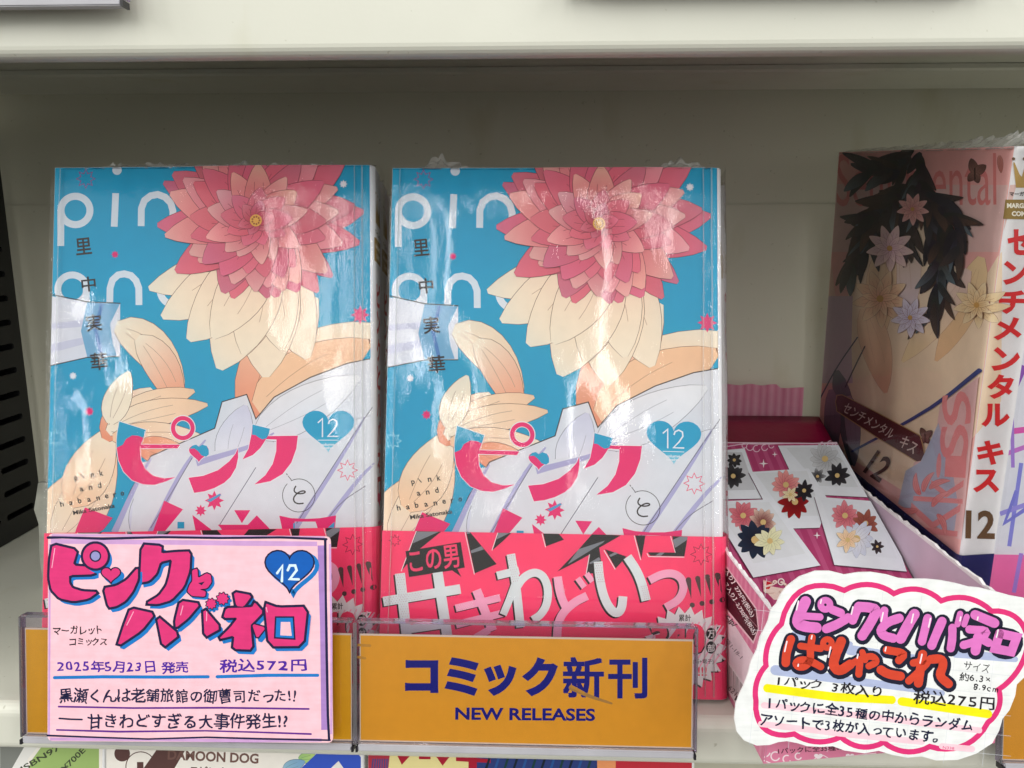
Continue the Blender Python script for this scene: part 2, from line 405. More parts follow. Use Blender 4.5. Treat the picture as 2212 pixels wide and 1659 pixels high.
# ================================================================== books
BW, BH, BT, BR_ = .113, .176, .0125, .0028
U0 = BW-BR_
UEND = U0+BR_*math.pi/2+BT-BR_
def book_solid(root, W, H, T, r, mat=COVERBACK):
    """cover wrapped round the page block"""
    t = .0004; bm = bmesh.new()
    prof = [(0, 0), (W-r, 0)]+[(W-r+r*math.sin(R_(a)), r-r*math.cos(R_(a))) for a in (22, 45, 67, 90)]+[(W, T), (0, T)]
    inn = [(0, T-t), (W-t, T-t), (W-t, r)]+[(W-r+(r-t)*math.sin(R_(a)), r-(r-t)*math.cos(R_(a))) for a in (67, 45, 22, 0)]+[(0, t)]
    loop = prof+inn; a = [bm.verts.new((x, y, 0)) for x, y in loop]; b = [bm.verts.new((x, y, H)) for x, y in loop]
    n = len(loop)
    for i in range(n): j = (i+1) % n; bm.faces.new((a[i], a[j], b[j], b[i]))
    tris = tessellate_polygon([[Vector((x, y, 0)) for x, y in loop]])
    for q in tris: bm.faces.new([a[i] for i in q]); bm.faces.new([b[i] for i in q])
    c = from_bm('cover', bm, mat, root)
    boxes('page_block', [(.0006, W-r*.6, t+.0002, T-t-.0002, .0007, H-.0007)], PAPER, root)
    return c
def sheet(name, S, u0, u1, v0, v1, h, mat, parent, nu=60, nv=80, amp=0, fall=None, color=None):
    """a thin skin following the book surface"""
    us = [u0+(u1-u0)*k/nu for k in range(nu+1)]
    if S.U0 < 1: us = sorted(set(us+[S.U0+S.r*math.pi/2*k/5 for k in range(6)]))
    vs = [v0+(v1-v0)*k/nv for k in range(nv+1)]
    verts = []; cr = []
    for v in vs:
        for u in us:
            e = min(u-u0, abs(S.U0-u) if S.U0 < 1 else u1-u); ed = max(0, 1-abs(e)/.009); tp = max(0, 1-(v1-v)/.02)
            cr.append(min(1, .12+ed*.95+tp*.55+max(0, noise.noise(Vector((u*38, v*38, 3)))-.12)*1.3))
            hh = h
            if amp: hh += amp*(.5+.9*noise.noise(Vector((u*60, v*34, h*999))))+amp*.45*cr[-1]*noise.noise(Vector((u*600, v*160, 1)))
            verts.append(S.p3(u, v, hh))
    n = len(us); faces = [(j*n+i, j*n+i+1, (j+1)*n+i+1, (j+1)*n+i) for j in range(len(vs)-1) for i in range(n-1)]
    me = bpy.data.meshes.new(name); me.from_pydata(verts, [], faces)
    at = me.attributes.new('crinkle', 'FLOAT', 'POINT'); at.data.foreach_set('value', cr)
    if color:
        ca = me.attributes.new('ink', 'FLOAT_COLOR', 'POINT'); ca.data.foreach_set('color', list((*lin(color), 1))*len(verts))
    me.polygons.foreach_set('use_smooth', [True]*len(faces)); me.update()
    return link(name, me, mat, parent)
def fringe(parent, W, H, T, seed, peaks):
    """loose ends of the film standing above the top edge"""
    rr = random.Random(seed); verts = []; cr = []; n = 90; rows = 5
    for j in range(rows+1):
        for i in range(n+1):
            u = W*i/n; hgt = .0010+.0006*rr.random()*(j > 0)
            for pu, ph, pw in peaks: hgt += ph*max(0, 1-abs(u-pu)/(pw*1.5))**.9*(.25+1.5*abs(noise.noise(Vector((u*420, seed, pu*99))))+.25*rr.random())
            y = -.0006+T*.5*(j/rows)+.0016*noise.noise(Vector((u*300, j*.9, seed)))+.0009*(rr.random()-.5)*(j/rows)
            verts.append((u+.0008*(rr.random()-.5)*(j/rows), y, H-.0006+hgt*(j/rows)*(1+.3*noise.noise(Vector((u*500, j, 5)))))); cr.append(.9)
    faces = [(j*(n+1)+i, j*(n+1)+i+1, (j+1)*(n+1)+i+1, (j+1)*(n+1)+i) for j in range(rows) for i in range(n)]
    me = bpy.data.meshes.new('film_fringe'); me.from_pydata(verts, [], faces)
    at = me.attributes.new('crinkle', 'FLOAT', 'POINT'); at.data.foreach_set('value', cr)
    return link('film_fringe', me, FRINGE, parent)

M1 = pose((-.1649, .0105, .0015), 3.18, 14.7, -.67)
M2 = pose((-.0518, .0111, .0015), -.48, 15.06, .14)
S1 = Surf(M1, U0, BR_); S2 = Surf(M2, U0, BR_)
BANDV = S2.uv(1200, 1152)[1]

def vcut(z0, z1): return z0, z1
# ---- front cover print, drawn on the left book
a = Art(S1, A_)
a.add([(0, 0)], [], CY)
a.items.clear()
def rect_local(art, u0, u1, v0, v1, col):
    loc = art.local; art.local = True
    art.add([(u0, v0), (u1, v0), (u1, v1), (u0, v1)], [(0, 1, 2, 3)], col); art.local = loc; art.up()
rect_local(a, 0, UEND, 0, BH, CY)
LT = (226, 230, 240)
# big white lettering
a.stroke([(537, 530), (537, 830)], 60, LT, cap=False); a.ring(668, 517, 130, 62, LT, ry=125)
a.stroke([(1028, 365), (1015, 660)], 60, LT, cap=False); a.disc(1040, 162, 42, LT)
a.stroke([(1256, 655), (1258, 500), (1285, 430), (1340, 388), (1405, 376), (1470, 400), (1520, 450), (1540, 520), (1540, 655)], 60, LT, cap=False)
a.ring(640, 1210, 130, 60, LT, ry=125); a.stroke([(765, 1200), (765, 1340)], 60, LT, cap=False)
a.stroke([(975, 1335), (978, 1200), (1000, 1130), (1050, 1085), (1105, 1075), (1165, 1090), (1210, 1135), (1235, 1200), (1237, 1350)], 60, LT, cap=False)
a.ring(1560, 1215, 135, 60, LT, a0=40, a1=215)
# stand-in picture: pale ribbon, peach leaves, a large pink bloom and white petals
def P(x, y): return (x, y)
idn = ident
def leaf(x, y, an, ln, w, c0, c1, bend=0, lw=2.2, line=(120, 78, 66)): a.petal(x, y, an, ln, w, c0, c1, line, idn, lw, bend)
a.poly([(60, 632), (190, 652), (262, 655), (262, 770), (190, 772), (100, 792), (60, 790)], (226, 226, 238), idn)
a.poly([(100, 700), (190, 690), (190, 705), (100, 712)], LAV2, idn)
a.poly([(100, 745), (185, 728), (188, 742), (100, 765)], LAV2, idn)
a.poly([(190, 652), (262, 655), (240, 700), (246, 742), (255, 768), (190, 772), (176, 715)], (120, 176, 214), idn)
a.stroke([(222, 656), (208, 712), (222, 770)], 8, (86, 132, 196), idn, cap=False); a.stroke([(100, 634), (190, 652), (262, 655)], 2.2, DK, idn); a.stroke([(100, 792), (190, 772), (262, 770)], 2.2, DK, idn)
# peach leaves (left and lower left)
leaf(252, 705, 18, 215, 88, CRM, PEA, .5)
leaf(300, 730, 40, 190, 74, CRM, ORG, .35)
leaf(95, 1200, -52, 210, 150, CRM, PEA, -.2)
leaf(120, 1170, -46, 250, 110, CRM, PEA, -.25)
leaf(150, 1090, -55, 190, 100, PEA, CRM, -.1)
leaf(230, 950, -62, 150, 70, ORG, CRM, .25)
leaf(236, 935, -40, 210, 66, CRM, PEA, .25)
leaf(240, 925, -22, 220, 60, CRM, PEA, .15)
leaf(246, 945, -4, 210, 62, PEA, CRM, .1)
leaf(240, 915, -75, 120, 60, CRM, CRM, .1)
leaf(300, 960, 18, 130, 60, ORG, PEA, -.1)
# peach leaves (right, below the bloom)
leaf(560, 900, -48, 330, 150, PEA, CRM, .2)
leaf(548, 905, -70, 300, 140, ORG, CRM, .15)
leaf(560, 880, -35, 290, 120, PEA, (242, 196, 160), .1)
for an, ln, w in ((158, 262, 96), (143, 262, 112), (62, 250, 130), (84, 270, 150), (106, 270, 150), (126, 250, 130), (74, 215, 110), (96, 225, 110), (116, 215, 110)):
    leaf(575, 545, an, ln, w, (247, 216, 190), CRM, .08)
# bloom
rg = random.Random(5)
for ringn, (cnt, ln, w, c0, c1) in enumerate(((24, 232, 86, PK1, PK2), (20, 200, 82, (200, 66, 90), PKL), (17, 160, 72, PK1, PK2), (13, 118, 60, (190, 58, 84), PKL), (9, 76, 46, PK1, PK2), (6, 42, 30, (178, 44, 70), PK2))):
    for k in range(cnt):
        an = 360*k/cnt+rg.uniform(-5, 5)+ringn*9
        l2 = ln*rg.uniform(.9, 1.06)*(1-.22*max(0, math.sin(R_(an))))
        a.petal(562, 478, an, l2, w*rg.uniform(.85, 1.1), c0, tuple(v*rg.uniform(.94, 1.04) for v in c1), LN, idn, 1.8, rg.uniform(-.12, .16))
a.disc(562, 478, 13, (222, 168, 70), idn)
for k in range(9): a.disc(562+8*math.cos(k*.7), 478+8*math.sin(k*.7), 2.2, (150, 84, 40), idn, n=8)
# white sheet-like petals, lower right
WP = [(250, 1150), (285, 1060), (330, 985), (400, 955), (470, 925), (486, 868), (540, 852), (560, 905), (600, 858), (680, 815), (760, 785), (860, 765), (870, 1200), (240, 1200)]
a.poly(WP, (222, 223, 233), idn); a.stroke(WP[:-2], 2.2, DK, idn)
for x, y, an, ln, w, c0, c1, b in ((560, 1080, -60, 230, 90, LAV2, WHT, .2), (600, 1120, -35, 260, 110, (226, 227, 236), LAV2, .15), (640, 1130, -62, 300, 120, WHT, (226, 226, 236), .2), (420, 1130, -70, 230, 90, LAV2, WHT, .25),
                                  (350, 1150, -58, 210, 70, LAV, WHT, .1), (300, 1160, -80, 140, 56, LAV2, WHT, .1), (500, 1010, -80, 140, 80, WHT, LAV2, .1), (700, 1150, -88, 220, 110, WHT, LAV2, .2), (560, 940, -30, 260, 92, (228, 228, 238), WHT, .02)):
    a.petal(x, y, an, ln, w, c0, c1, (96, 92, 112), idn, 1.8, b)
a.poly([(300, 1000), (560, 960), (800, 930), (870, 930), (870, 1200), (280, 1200)], (224, 225, 234), idn)
for q in (((330, 1150), (400, 1010), (450, 950)), ((640, 1150), (740, 1000), (800, 900)), ((700, 1150), (780, 1040), (820, 1000)), ((250, 1150), (300, 1040), (330, 990)), ((430, 1000), (560, 962), (600, 935))):
    a.stroke(list(q), [15, 3], LAV, idn, cap=False, smooth=2)
for q in (((330, 1140), (420, 990)), ((700, 1145), (745, 1085), (800, 1050)), ((650, 1130), (760, 960), (815, 880)), ((480, 1135), (560, 1010))):
    a.stroke(list(q), 1.6, (110, 106, 124), idn, smooth=2)
# title lettering (traced marks)
hi = (238, 238, 245)
p1 = [(957, 645), (940, 740), (935, 850), (950, 950), (990, 1040), (1060, 1110), (1150, 1143), (1240, 1147), (1330, 1120), (1410, 1085), (1320, 1095), (1230, 1075), (1165, 1020), (1130, 950), (1124, 858), (1427, 857), (1445, 827), (1130, 827), (1150, 780), (1170, 712)]
a.outline(p1, 9, hi, C5); a.poly(p1, MAG, C5)
a.poly([(957, 645), (1170, 712), (1150, 775), (1110, 758), (1060, 755), (1010, 785), (985, 830), (937, 852), (935, 800), (940, 740)], CY, C5)
a.ring(1468, 697, 80, 46, hi, C5); a.ring(1468, 697, 79, 34, MAG, C5)
h_ = a.heart(1597, 900, 160, 150, MAG, C5, pts_only=True); a.outline(h_, 8, hi, C5); a.poly(h_, MAG, C5)
a.poly([(1520, 862), (1545, 835), (1575, 828), (1597, 845), (1625, 828), (1660, 838), (1677, 870), (1677, 905), (1655, 924), (1620, 915), (1590, 880), (1560, 858)], CY, C5)
n1 = [(62, 1090), (180, 1075), (300, 1030), (390, 960), (440, 900), (460, 855), (462, 930), (445, 1010), (400, 1085), (350, 1130), (270, 1172), (190, 1198), (108, 1210)]
a.outline(n1, 9, hi, C6); a.poly(n1, MAG, C6)
k1 = [(568, 748), (577, 668), (718, 702), (703, 760), (943, 757), (930, 860), (890, 970), (820, 1060), (720, 1118), (592, 1143), (680, 1070), (740, 980), (768, 880), (770, 787), (686, 785), (640, 855), (580, 910), (497, 945), (545, 860)]
a.outline(k1, 9, hi, C6); a.poly(k1, MAG, C6)
a.poly([(577, 668), (718, 702), (708, 745), (690, 778), (655, 787), (625, 770), (600, 752), (573, 750)], CY, C6)
a.ring(950, 1230, 131, 5, DK, C6, a0=-118, a1=225); a.stroke([(893, 1112), (865, 1076)], 5, DK, C6); a.stroke([(893, 1112), (915, 1105)], 4, DK, C6); a.stroke([(857, 1067), (852, 1059)], 6, DK, C6)
a.stroke([(925, 1158), (910, 1185), (920, 1208), (955, 1218), (992, 1212), (1004, 1202), (992, 1193), (965, 1197), (930, 1218), (906, 1250), (912, 1282), (945, 1297), (985, 1292)], 11, DK, C6, smooth=1)
a.stroke([(680, 1318), (606, 1510)], 7, hi, C5, cap=False)
a.poly([(680, 1325), (903, 1408), (830, 1500), (730, 1560), (590, 1560), (612, 1490)], MAG, C5)
a.poly([(1318, 1272), (1470, 1340), (1340, 1495), (1290, 1560), (1215, 1560), (1235, 1495)], MAG, C5)
a.poly([(1425, 1440), (1480, 1440), (1480, 1492), (1425, 1492)], CY, C5)
a.poly([(1545, 1385), (1690, 1495), (1760, 1560), (1580, 1560)], MAG, C5)
a.star(1722, 1270, 78, MAG, C5); a.star(1612, 1350, 48, MAG, C5)
a.poly([(1662, 1270), (1765, 1215), (1778, 1228), (1690, 1282)], (86, 160, 210), C5)
a.poly([(430, 1347), (560, 1347), (492, 1450)], MAG, C6)
a.poly([(298, 1462), (540, 1462), (612, 1388), (708, 1485), (760, 1560), (360, 1560), (325, 1492)], MAG, C6)
a.poly([(793, 1390), (890, 1410), (1010, 1415), (1120, 1410), (1250, 1388), (1235, 1560), (1125, 1560), (1085, 1437), (918, 1437), (905, 1560), (830, 1560)], MAG, C6)
a.poly([(1175, 1492), (1238, 1438), (1232, 1560), (1175, 1560)], (60, 160, 210), C6); a.poly([(905, 1450), (918, 1450), (918, 1500), (905, 1500)], (60, 160, 210), C6)
# stars
a.star(760, 238, 84, (170, 60, 130), w=6); a.star(1022, 905, 36, MAG); a.star(1455, 287, 38, hi, B_); a.star(1603, 1437, 84, (238, 70, 130), B_)
a.star(582, 283, 33, hi, C5); a.star(713, 565, 40, MAG, C5); a.star(445, 775, 68, (150, 222, 240), C5, w=6); a.star(1342, 1030, 80, (232, 60, 110), C6, w=6)
# author's name down the cover, small roman title
for ch, x, y, sz in (('里', 745, 840, 150), ('中', 790, 1172, 135), ('実', 838, 1513, 152)):
    a.text(ch, (x-sz*.46, y+sz*.5), (x+sz*.5, y+sz*.40), sz, DK, A_, bold=.03)
a.text('華', (795-66, 170+76), (795+72, 170+62), 142, DK, C5, bold=.03)
for ch, x, y in (('p', 613, 1095), ('i', 675, 1072), ('n', 742, 1070), ('k', 815, 1052), ('a', 655, 1182), ('n', 727, 1170), ('d', 800, 1148), ('h', 497, 1296), ('a', 570, 1292), ('b', 640, 1270), ('a', 715, 1266), ('n', 788, 1254), ('e', 857, 1238), ('r', 925, 1228), ('o', 985, 1216)):
    hh = 46 if ch in 'kdhb' else (44 if ch in 'pi' else 32); ww = 6 if ch == 'i' else 28
    yy = y+hh/2 if ch not in 'p' else y+hh/2+6
    a.text(ch, (x-ww/2, yy+3), (x+ww/2, yy-3), hh, DK, C5, bold=.025)
a.text('Mika Satonaka', (588, 1386), (922, 1326), 34, DK, C5, bold=.02)
# volume heart
def hcol(x, y):
    t = max(0, min(1, (y-760)/160)); return tuple(CY[i]+((190, 224, 238)[i]-CY[i])*t for i in range(3))
a.poly(a.heart(1187, 722, 418, 372, CY, C6, pts_only=True), hcol, C6)
a.stroke([(1103, 655), (1140, 622), (1140, 768)], 11, hi, C6, cap=False)
a.stroke([(1188, 664), (1196, 640), (1224, 626), (1252, 640), (1256, 672), (1228, 715), (1184, 762), (1266, 762)], 11, hi, C6, cap=False)
a.stroke([(1103, 792), (1266, 792)], 5, hi, C6, cap=False)
a.text('volume', (1122, 838), (1236, 836), 22, hi, C6, bold=.02); a.text('twelve', (1128, 864), (1230, 862), 20, hi, C6, bold=.02)
rect_local(a, U0+.0012, UEND, 0, BH, WHT)
# spine (local u,v): white with small marks and the red title
su = U0+BR_*math.pi/2; sw = BT-BR_; sc = su+sw*.5-.0006
def spine(art, title, tcol, v_top, ch_h, w):
    art.local = True
    art.poly([(sc-w*.5, BH-.020), (sc-w*.45, BH-.011), (sc-w*.2, BH-.016), (sc, BH-.010), (sc+w*.2, BH-.016), (sc+w*.45, BH-.011), (sc+w*.5, BH-.020)], (176, 140, 70))
    for q in (-.45, 0, .45): art.disc(sc+w*q, BH-.0092, .0005, (150, 110, 60), n=10)
    art.up()
    art.text('マーガレット', (sc-w*.55, BH-.0245), (sc+w*.55, BH-.0245), .0022, DK, bold=.03)
    art.poly([(sc-w*.62, BH-.034), (sc+w*.62, BH-.034), (sc+w*.62, BH-.0255), (sc-w*.62, BH-.0255)], (160, 128, 62))
    art.text('MARGARET', (sc-w*.52, BH-.0292), (sc+w*.52, BH-.0292), .0017, (246, 240, 226), bold=.04)
    art.text('COMICS', (sc-w*.38, BH-.0325), (sc+w*.38, BH-.0325), .0017, (246, 240, 226), bold=.04)
    v = v_top
    for ch in title:
        if ch == ' ': v -= ch_h*.45; continue
        art.text(ch, (sc-w*.42, v-ch_h), (sc+w*.42, v-ch_h), ch_h*.88, tcol, bold=.04); v -= ch_h
    art.local = False
spine(a, 'ピンクとハバネロ', (205, 40, 60), BH-.040, .0098, sw*.95)
a.local = True; a.heart(sc, .058, .006, -.006, MAG); a.text('pink', (sc-.003, .049), (sc+.003, .049), .0022, MAG, bold=.03); a.text('hab', (sc-.003, .046), (sc+.003, .046), .0026, CY, bold=.03); a.local = False
CLIPB = (0.00005, UEND-.0002, .00005, BH-.00005)

# ---- paper band print, drawn on the middle book
b = Art(S2, D1)
rect_local(b, 0, UEND, 0, BANDV, BAND)
BL = (34, 30, 34); GR = (132, 136, 146)
def wedge(pts, edge, c, stripes=()):
    b.poly(pts, BL, c)
    for s_ in stripes: b.poly(s_, GR, c)
    b.stroke(edge, 9, (248, 232, 238), c, cap=False)
wedge([(500, 380), (795, 380), (545, 582), (440, 700), (325, 842), (385, 690)], [(497, 380), (320, 848)], D1, [[(503, 392), (752, 394), (600, 462), (452, 528)]])
wedge([(1065, 395), (1112, 400), (1415, 765), (1165, 872)], [(1052, 392), (1160, 884)], D1, [[(1116, 612), (1240, 560), (1270, 597), (1125, 642)], [(1068, 400), (1112, 402), (1112, 412), (1072, 420)]])
wedge([(1432, 402), (1592, 400), (1490, 500), (1368, 605)], [(1430, 402), (1362, 608)], D1, [[(1434, 408), (1575, 402), (1500, 440), (1415, 482)]])
wedge([(72, 380), (235, 380), (290, 445), (103, 515)], [(60, 378), (98, 524)], D2)
b.poly([(590, 382), (890, 400), (662, 530), (682, 672), (700, 800), (525, 800), (545, 680), (560, 602), (400, 690), (222, 780), (450, 542)], BL, D2)
b.poly([(445, 545), (720, 455), (700, 478), (330, 705)], GR, D2); b.poly([(555, 690), (660, 628), (680, 660), (570, 700)], GR, D2)
b.stroke([(560, 600), (525, 800)], 9, (248, 232, 238), D2, cap=False)
wedge([(722, 545), (950, 622), (835, 748)], [(712, 556), (830, 756)], D2, [[(765, 608), (830, 575), (860, 590), (782, 625)]])
wedge([(1040, 400), (1148, 402), (1105, 648)], [(1030, 402), (1098, 658)], D2)
b.poly([(1430, 408), (1592, 412), (1558, 620), (1200, 614), (1172, 577), (1460, 580)], BL, D2); b.poly([(1430, 450), (1510, 412), (1590, 412), (1588, 445), (1462, 530)], GR, D2); b.poly([(1250, 612), (1300, 580), (1350, 580), (1310, 614)], BAND, D2)
b.poly([(1250, 612), (1300, 580), (1350, 580), (1310, 614)], GR, D2)
b.stroke([(1165, 588), (1182, 622), (1556, 628)], 9, (248, 232, 238), D2, cap=False); b.stroke([(1412, 408), (1462, 582)], 7, (248, 232, 238), D2, cap=False)
b.poly([(370, 617), (1003, 512), (1050, 805), (965, 822), (1010, 912), (905, 838), (410, 915)], BL, D1)
b.text('この男', (430, 876), (1000, 800), 270, BAND, D1, bold=.028)
b.star(248, 495, 66, (110, 30, 50), D1, w=6); b.star(1733, 600, 112, (110, 24, 44), D2, w=6)
def brush(strokes, col, c, w, sh=(-18, 14), dots=None):
    for st in strokes:
        ww = st[1] if isinstance(st[1], (int, float)) else w; pts = st[0]
        b.stroke([(x+sh[0], y+sh[1]) for x, y in pts], ww, BL, c, cap=False, smooth=2 if len(pts) > 2 else 0)
    for st in strokes:
        ww = st[1] if isinstance(st[1], (int, float)) else w
        b.stroke(st[0], ww, col, c, cap=False, smooth=2 if len(st[0]) > 2 else 0)
WG = (224, 232, 236); PG = (250, 176, 208)
brush([(((305, 872), (385, 1600)), 116), (((738, 860), (850, 1600)), 116), (((115, 1195), (1000, 1050)), 110), (((360, 1520), (870, 1445)), 96)], WG, D1, 110)
brush([(((945, 1272), (1455, 1150)), 84), (((950, 1460), (1520, 1320)), 84), (((1185, 1062), (1370, 1530)), 104), (((1330, 1520), (1120, 1640), (1160, 1740)), 84)], PG, D1, 84)
brush([(((1578, 650), (1610, 830), (1640, 1010), (1690, 1490)), 98), (((1420, 898), (1672, 838)), 92), (((1625, 1000), (1560, 1180), (1490, 1345)), 84), (((1640, 1040), (1710, 930), (1800, 870), (1880, 860), (1960, 910), (2010, 1050), (1995, 1230), (1920, 1350), (1830, 1405)), 92)], WG, D1, 95)
brush([(((225, 832), (240, 960), (270, 1070), (320, 1170)), 88), (((535, 1035), (400, 1100), (280, 1210), (225, 1330), (218, 1500)), 88), (((435, 850), (505, 945)), 62), (((528, 800), (590, 885)), 60)], PG, D2, 88)
brush([(((650, 675), (665, 850), (710, 1050), (780, 1180), (850, 1225), (900, 1170), (912, 1040)), 92), (((958, 625), (1050, 760), (1110, 900), (1155, 1085)), 98)], WG, D2, 92)
brush([(((1190, 872), (1320, 805), (1440, 795), (1530, 850), (1555, 960), (1500, 1080), (1360, 1158)), 84)], PG, D2, 84)
dg = random.Random(2)
def dots(quad, nx, ny, c, col=(196, 150, 170), r=5):
    (x0, y0), (x1, y1), (x2, y2) = quad
    for i in range(nx):
        for j in range(ny):
            s_ = (i+.5+(j % 2)*.5)/nx; t_ = (j+.5)/ny
            if s_ > .98: continue
            b.disc(x0+(x1-x0)*s_+(x2-x0)*t_, y0+(y1-y0)*s_+(y2-y0)*t_, r, col, c, n=6, up=0)
    b.up()
dots(((250, 880), (355, 872), (315, 1380)), 4, 18, D1); dots(((120, 1150), (560, 1078), (130, 1240)), 14, 4, D1); dots(((950, 1240), (1150, 1195), (960, 1310)), 8, 4, D1, (255, 226, 238)); dots(((1530, 665), (1620, 650), (1590, 980)), 4, 12, D1)
dots(((605, 685), (690, 680), (640, 900)), 4, 9, D2); dots(((1090, 930), (1170, 915), (1130, 1080)), 4, 7, D2); dots(((185, 840), (265, 835), (240, 1000)), 4, 8, D2, (255, 224, 238))
for (x, y), (tx, ty), (dx, dy), r in (((1600, 868), (1630, 1066), (1640, 1133), 29), ((1697, 852), (1734, 1052), (1743, 1115), 27), ((1800, 834), (1836, 1036), (1845, 1098), 26), ((1900, 816), (1939, 1016), (1944, 1080), 25)):
    a1 = math.atan2(ty-y, tx-x); pts = [(x+r*math.cos(a1+R_(q)), y+r*math.sin(a1+R_(q))) for q in range(80, 281, 20)]+[(tx, ty)]
    b.poly(pts, (84, 62, 64), D2); b.disc(dx, dy, 27, (84, 62, 64), D2)
# burst with the print run
tips = []
for k in range(44):
    an = R_(360*k/44); rr = 430 if k % 2 == 0 else 355
    tips.append((560+rr*math.cos(an)*.96, 455+rr*math.sin(an)*.98))
b.poly([(x-14, y+12) for x, y in tips], BL, E6); b.poly(tips, (236, 232, 236), E6)
for k in range(-6, 8):
    x = 560+k*62; dy = math.sqrt(max(0, 330**2-(k*46)**2))*.80
    b.stroke([(x+dy*.55, 455-dy), (x-dy*.55, 455+dy)], 15, (246, 176, 200), E6, cap=False, up=0)
b.up()
b.text('累計', (500, 186), (620, 186), 70, DK, E6, bold=.03)
b.text('340', (238, 520), (772, 520), 300, BL, E6, bold=.07); b.text('340', (226, 508), (762, 508), 300, (250, 70, 112), E6, bold=.05)
b.disc(820, 308, 50, BL, E6, ry=60); b.disc(820, 445, 50, BL, E6, ry=62)
b.text('万', (785, 350), (855, 350), 76, (240, 235, 238), E6, bold=.03); b.text('部', (785, 490), (858, 490), 78, (240, 235, 238), E6, bold=.03)
b.text('(紙+電子)', (640, 612), (846, 612), 52, DK, E6, bold=.02); b.text('!!!', (690, 728), (778, 728), 90, (236, 70, 100), E6, bold=.02)
b.local = True
v = BANDV-.004
for ch in '甘きわどいっ!!':
    b.text(ch, (sc-.003, v-.0042), (sc+.003, v-.0042), .0038 if ch != '!' else .0040, BL, bold=.04); v -= .0056
b.local = False

a.pack(); b.pack(); LAYERS_COVER = a.L; print('layers', a.L, b.L)
def make_book():
    root = empty('comic_book')
    book_solid(root, BW, BH, BT, BR_)
    a.build('cover_print', root, INK, clip=CLIPB)
    bs = sheet('belly_band', S1, -.0001, UEND, -.0002, BANDV, LAYERS_COVER*3e-6+.00012, INK, root, 20, 4, 0, color=BAND)
    b.build('band_print', bs, INK, h0=LAYERS_COVER*3e-6+.00015, clip=(0, UEND-.0001, .0001, BANDV-.00001))
    sheet('shrink_wrap', S1, -.0004, UEND+.0003, -.0003, BH+.0004, (LAYERS_COVER+b.L)*3e-6+.0005, FILM, root, 90, 110, .00045)
    hs = (LAYERS_COVER+b.L)*3e-6+.0012
    for u, w_ in ((.1062, .00022), (.1090, .0003), (.0030, .0002)):
        bm = bmesh.new(); prev = None
        for k_ in range(50):
            v_ = .001+(BH-.002)*k_/49; uu = u+.00035*noise.noise(Vector((u*99, v_*30, 2))); h_2 = hs+.0003*noise.noise(Vector((v_*90, u*70, 0)))
            row = [bm.verts.new((uu-w_, -h_2+.0003, v_)), bm.verts.new((uu, -h_2-.0001, v_)), bm.verts.new((uu+w_, -h_2+.0003, v_))]
            if prev: bm.faces.new((prev[0], prev[1], row[1], row[0])); bm.faces.new((prev[1], prev[2], row[2], row[1]))
            prev = row
        from_bm('film_seam', bm, FRINGE, root)
    return root
book1 = make_book(); book1.matrix_world = M1
[setattr(o_, 'location', (0, 0, S1.uv(460, 1144)[1]-BANDV)) for o_ in book1.children if o_.name.startswith('belly_band')]
print('band', S1.uv(460, 1144)[1]-BANDV)
tag(book1, 'front copy of the left stack, cyan cover with pink bloom, behind the handwritten pink card', 'book', 'copies of the cyan comic standing on the shelf')
fringe(book1, BW, BH, BT, 3, [(.032, .0022, .03), (.06, .0024, .04), (.095, .0016, .02)])
def stack(src, M, n, lab):
    for k in range(1, n+1):
        c = copy_tree(src); c.matrix_world = M @ Matrix.Translation((.0006*((k*7) % 3-1)+.0004*k, k*(BT+.0030), -.0004*k if k else 0))
        c['label'] = lab[k-1]
M1s = M1 @ Matrix.Diagonal((.984, 1, 1, 1)); book1.matrix_world = M1s
stack(book1, M1s, 2, ['second copy in the left stack of cyan comics, only its spine edge showing', 'rearmost copy in the left stack of cyan comics, a sliver of spine beside the gap'])
book2 = copy_tree(book1); book2.matrix_world = M2
[setattr(o_, 'location', (0, 0, 0)) for o_ in book2.children if o_.name.startswith('belly_band')]
book2['label'] = 'cyan comic with pink bloom and full pink band above the orange NEW RELEASES sign'
stack(book2, M2, 1, ['copy standing directly behind the middle cyan comic, only its white spine edge showing'])
for f in [o for o in book2.children if o.name.startswith('film_fringe')]:
    me = f.data; bpy.data.objects.remove(f)
fringe(book2, BW, BH, BT, 11, [(.016, .0055, .006), (.022, .0018, .01), (.097, .0042, .008), (.05, .0012, .04), (.104, .0022, .01)])

# ================================================================== right-hand comic, spine to the front
W3, H3, T3 = .113, .176, .0121
M3 = pose((.1377, .1525, .0093), -85.5, -2.63, 5.16); S3 = Surf(M3, W3-.0015, .0015)
U03 = W3-.0015; su = U03+.0015*math.pi/2; sw = T3-.0015; sc = su+sw*.5; UE3 = su+sw
c3 = empty('comic_book', label='pink comic with dark leafy cover and large red katakana down its white spine', cat='book')
book_solid(c3, W3, H3, T3, .0015)
q = Art(S3, D5)
PKC = (236, 176, 172)
rect_local(q, 0, U03+.001, 0, H3, PKC); rect_local(q, U03+.001, UE3, 0, H3, (236, 234, 238))
q.add([(100, 420), (1600, 430), (1480, 960), (100, 960)], [(0, 1, 2, 3)], (226, 190, 186)); q.up()
q.text('Sentimental', (205, 600), (1470, 590), 420, (224, 134, 132), D5, bold=.0); q.up()
q.poly([(90, 950), (150, 950), (240, 1700), (60, 1700)], (232, 196, 180), D5)
